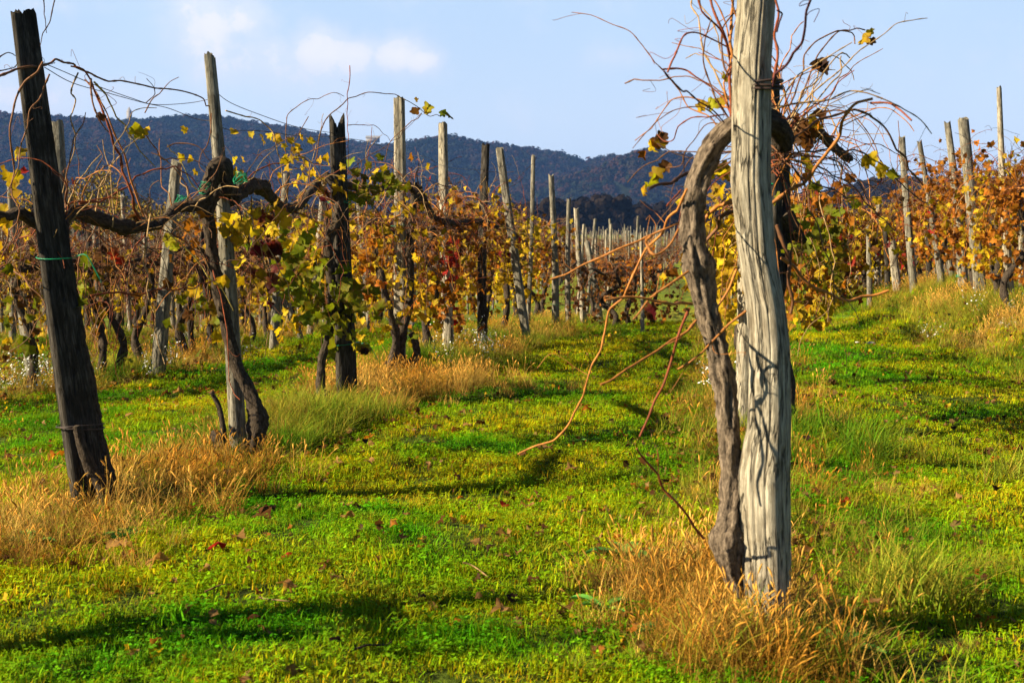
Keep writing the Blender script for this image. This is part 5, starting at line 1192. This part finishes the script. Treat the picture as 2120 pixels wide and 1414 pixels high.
# fallen leaves
lf_src = []
for i in range(8):
    mb = MB(); qq = np.random.default_rng(820 + i); v, f = LEAF[i % len(LEAF)]; v = v.copy(); v[:, 2] = v[:, 2] * 1.5 + .35 * v[:, 0] ** 2; v[:, 1] -= .3
    mb.add(v * (1, 1, 1), f, v * .12 + i, (1, 1, 1)); lf_src.append(mb)
FT = [('orange-brown', 'tan'), ('dark brown', 'brown'), ('pale orange', 'orange'), ('reddish', 'red')]
meshes = {}
for i in range(8):
    for j, (cn, tn) in enumerate(FT):
        mb = MB(); v, f = LEAF[i]; v = v.copy(); v[:, 1] -= .3; v[:, 2] = v[:, 2] * 1.6; v[:, 2] -= v[:, 2].min(); mb.add(v, f, v * .12 + i, np.array(TINTS[tn]) * (.9, .85, .8))
        meshes[i, j] = mb
spots = []
handp = [(548, 1080, .14), (250, 1148, .14), (515, 1158, .09), (720, 1080, .08), (970, 945, .12), (945, 900, .11), (1010, 945, .06), (1215, 855, .09), (1040, 1060, .07), (985, 1138, .08), (1120, 1108, .08), (830, 870, .08), (765, 970, .08),
         (330, 1180, .12), (620, 1065, .09), (1265, 880, .07), (372, 822, .14), (345, 830, .13), (120, 962, .13), (1955, 770, .09), (1990, 700, .09), (1880, 920, .08), (1660, 700, .09), (2060, 960, .08), (735, 985, .10), (700, 965, .08), (1350, 1220, .12), (1420, 1160, .13)]
for px, py, s_ in handp: c = on(px, py); spots.append((c[0], c[1], s_ * .85))
qf = np.random.default_rng(901)
while len(spots) < 250:
    py = 640 + 700 * qf.random() ** 1.7; px = qf.uniform(0, 2120)
    if py > 1250 and qf.random() < .6: continue
    if py < 700 and (px < 700 or 1250 > px): continue
    c = on(px, py)
    if c[1] > 22: continue
    spots.append((c[0], c[1], qf.uniform(.04, .085)))
made = {}
for (x, y, s_) in spots:
    i = int(qf.integers(0, 8)); j = int(qf.choice(4, p=(.40, .42, .16, .02)))
    if (i, j) not in made: o = meshes[i, j].build('fallen_leaf', M['leaf']); made[i, j] = o
    else: o = made[i, j].copy(); COL.objects.link(o)
    o.location = (x, y, gz(x, y) + .015); o.rotation_euler = (qf.normal(0, .35), qf.normal(0, .35), qf.uniform(0, 6)); o.scale = (s_, s_, s_)
    d1 = x - ROWX(1, y); d2 = x - ROWX(2, y)
    where = 'left of the left row' if d1 < -.5 else ('at the left row\'s foot' if d1 < .5 else ('on the middle grass lane' if d2 < -.5 else ('at the front post row\'s foot' if d2 < .5 else 'on the right grass lane')))
    where += ' close to the camera' if y < 5.6 else (', nearer than the slim grey post' if y < 8.9 else (', level with the broken dark post' if y < 12 else ', towards the far end'))
    cn = FT[j][0]; tag(o, '%s fallen leaf %s' % (cn, where), 'fallen leaf', '%s fallen leaves %s' % (cn, where))
# scraps of older leaf and straw too many to count
def litter_src(seed):
    q = np.random.default_rng(seed); mb = MB()
    for k in range(9):
        c = np.array([q.normal(0, .09), q.normal(0, .09), q.uniform(.012, .035)]); add_leaf(mb, c, (q.normal(), q.normal(), .15 * q.normal()), q.uniform(.02, .05), pick_tint(q, 'ground'), q)
    return mb.build('litter_source', M['leaf'], link=False)
lc = proto_coll([litter_src(850 + i) for i in range(4)], 'litter')
pq = frustum_pts(lambda y: 4 if y < 9 else 7, 3.3, 22, q); pr_ = strip((1, 2, 3, 0), 4.5, 26, 34, .3, q); pq = np.vstack([pq, pr_, pb])
scatter('leaf_litter', z_of(pq), q.uniform(.7, 1.3, len(pq)), lc, 4, 'small brown scraps of leaf scattered through the mown grass', 'leaf litter', [M['leaf']], .1)

# broad-leaved weeds
def weed(px, py, n_, L_, label, seed):
    q = np.random.default_rng(seed); c = on(px, py); r = empty('broadleaf_weed', c); tag(r, label, 'weed', 'broad-leaved weeds in the grass')
    for k in range(n_):
        a = k * 2 * pi / n_ + q.normal(0, .3); l = L_ * q.uniform(.7, 1.15); t = np.linspace(0, 1, 7); lift = q.uniform(.35, .9)
        cc = np.array([cos(a), sin(a), 0]) * (l * t)[:, None] + np.array([0, 0, 1]) * (l * lift * (t - .75 * t ** 2.2) + .02)[:, None]
        wd = l * .17 * np.sin(pi * np.clip(t * .92 + .06, 0, 1)) ** .8; s_ = np.array([-sin(a), cos(a), 0])
        v = np.concatenate([cc - s_ * wd[:, None] + (0, 0, .012), cc, cc + s_ * wd[:, None] + (0, 0, .012)]); m_ = 7
        f = [[i, m_ + i, m_ + i + 1, i + 1] for i in range(6)] + [[m_ + i, 2 * m_ + i, 2 * m_ + i + 1, m_ + i + 1] for i in range(6)]
        mb = MB(); mb.add(v, f, tint=np.ones(3) * q.uniform(.8, 1.2)); mb.build('leaf', M['weed'], r)
weed(1292, 1165, 9, .17, 'dark broad-leaved rosette left of the foot of the front post', 1)
weed(268, 1125, 8, .12, 'green broad-leaved plant right of the foot of the tall dark post', 2)
weed(1735, 1360, 9, .16, 'bright broad-leaved plant low at the right of the front post', 3)
weed(60, 1140, 8, .13, 'broad-leaved weed in dry grass at the lower left edge', 5)
weed(1250, 1275, 7, .12, 'broad-leaved weed in the lower grass left of the dry tuft', 6)
weed(1215, 925, 6, .09, 'small leafy weed in the shaded part of the middle lane', 7)
weed(1380, 1330, 7, .13, 'broad-leaved weed among dry grass below the front post', 8)
# dandelion
c = on(1512, 1290); dn = empty('dandelion', c); tag(dn, 'single yellow dandelion flower in dry grass at the front post', 'flower')
mb = MB(); mb.tube(spline([(0, 0, 0), (.01, 0, .08), (.0, 0, .15)], .02), .0018, 5, tint=(1, 1, 1)); mb.build('stem', M['weed'], dn)
mb = MB()
for k in range(26):
    a = k * 2.4; r = .018 * (.5 + .5 * (k % 3) / 2); mb.add([(0, 0, .15), (cos(a - .15) * r, sin(a - .15) * r, .157), (cos(a) * r * 1.15, sin(a) * r * 1.15, .158), (cos(a + .15) * r, sin(a + .15) * r, .157)], [[0, 1, 2, 3]])
mb.build('flower_head', M['dandelion'], dn)
# white stone in the right lane
def stone(px, py, s_, label, seed):
    q = np.random.default_rng(seed); c = on(px, py); th = np.arange(10) * 2 * pi / 10; rings = []
    for k, (zz, rr) in enumerate(((0, 1), (.25, 1.05), (.5, .85), (.68, .45))): rings.append(np.stack([np.cos(th) * rr * s_, np.sin(th) * rr * s_ * .7, np.full(10, zz * s_ * .6)], -1) * q.uniform(.88, 1.12, (10, 1)))
    v = np.vstack(rings + [[(0, 0, .42 * s_)]]); f = [[a * 10 + b, a * 10 + (b + 1) % 10, (a + 1) * 10 + (b + 1) % 10, (a + 1) * 10 + b] for a in range(3) for b in range(10)]
    mb = MB(); mb.add(v + (0, 0, .03), f); mb.f.append(np.array([[30 + b, 30 + (b + 1) % 10, 40] for b in range(10)])); mb.m.append(np.zeros(10)); o = mb.build('stone', M['stone'], loc=None); o.location = tuple(c); tag(o, label, 'stone')
stone(1802, 716, .055, 'flat white stone lying on the right grass lane', 4)
stone(1775, 714, .03, 'small white stone left of the flat white one', 5)
# dead twigs on the lawn
for i, (seq, lab) in enumerate([([(432, 1245), (455, 1238), (480, 1232)], 'bare twig lying in the grass left of centre'), ([(537, 1252), (560, 1258), (600, 1264)], 'straw-coloured dry stalk in the lower middle grass'),
        ([(720, 1368), (760, 1362), (810, 1352)], 'dark twig near the bottom edge of the middle lane'), ([(950, 1192), (980, 1196), (1010, 1206)], 'pale dry stalk on the lower middle lane')]):
    c = [on(*p_) + (0, 0, .04) for p_ in seq]; mb = MB(); add_cane(mb, c, .004, .0025, ('brown', 'pale', 'dark', 'pale')[i], q, twigs=.4)
    tag(mb.build('fallen_twig', M['cane'], loc=c[0]), lab, 'twig', 'twigs fallen on the grass')

# ------------------------------------------------------------------ haze
def haze_m(t):
    v_ = t.add('ShaderNodeVolumePrincipled', {'Color': (0.20, 0.42, 1.0, 1), 'Density': 0.00014, 'Anisotropy': 0.0})
    t.add('ShaderNodeOutputMaterial', {1: v_.outputs[0]})
mb = MB(); boxmb(mb, (0, 2600, 88), (12000, 8200, 190)); hz = mb.build('haze', mat('thin_blue_air', haze_m), smooth=False)
tag(hz, 'thin bluish air between the vineyard and the hills', 'haze', kind='stuff')
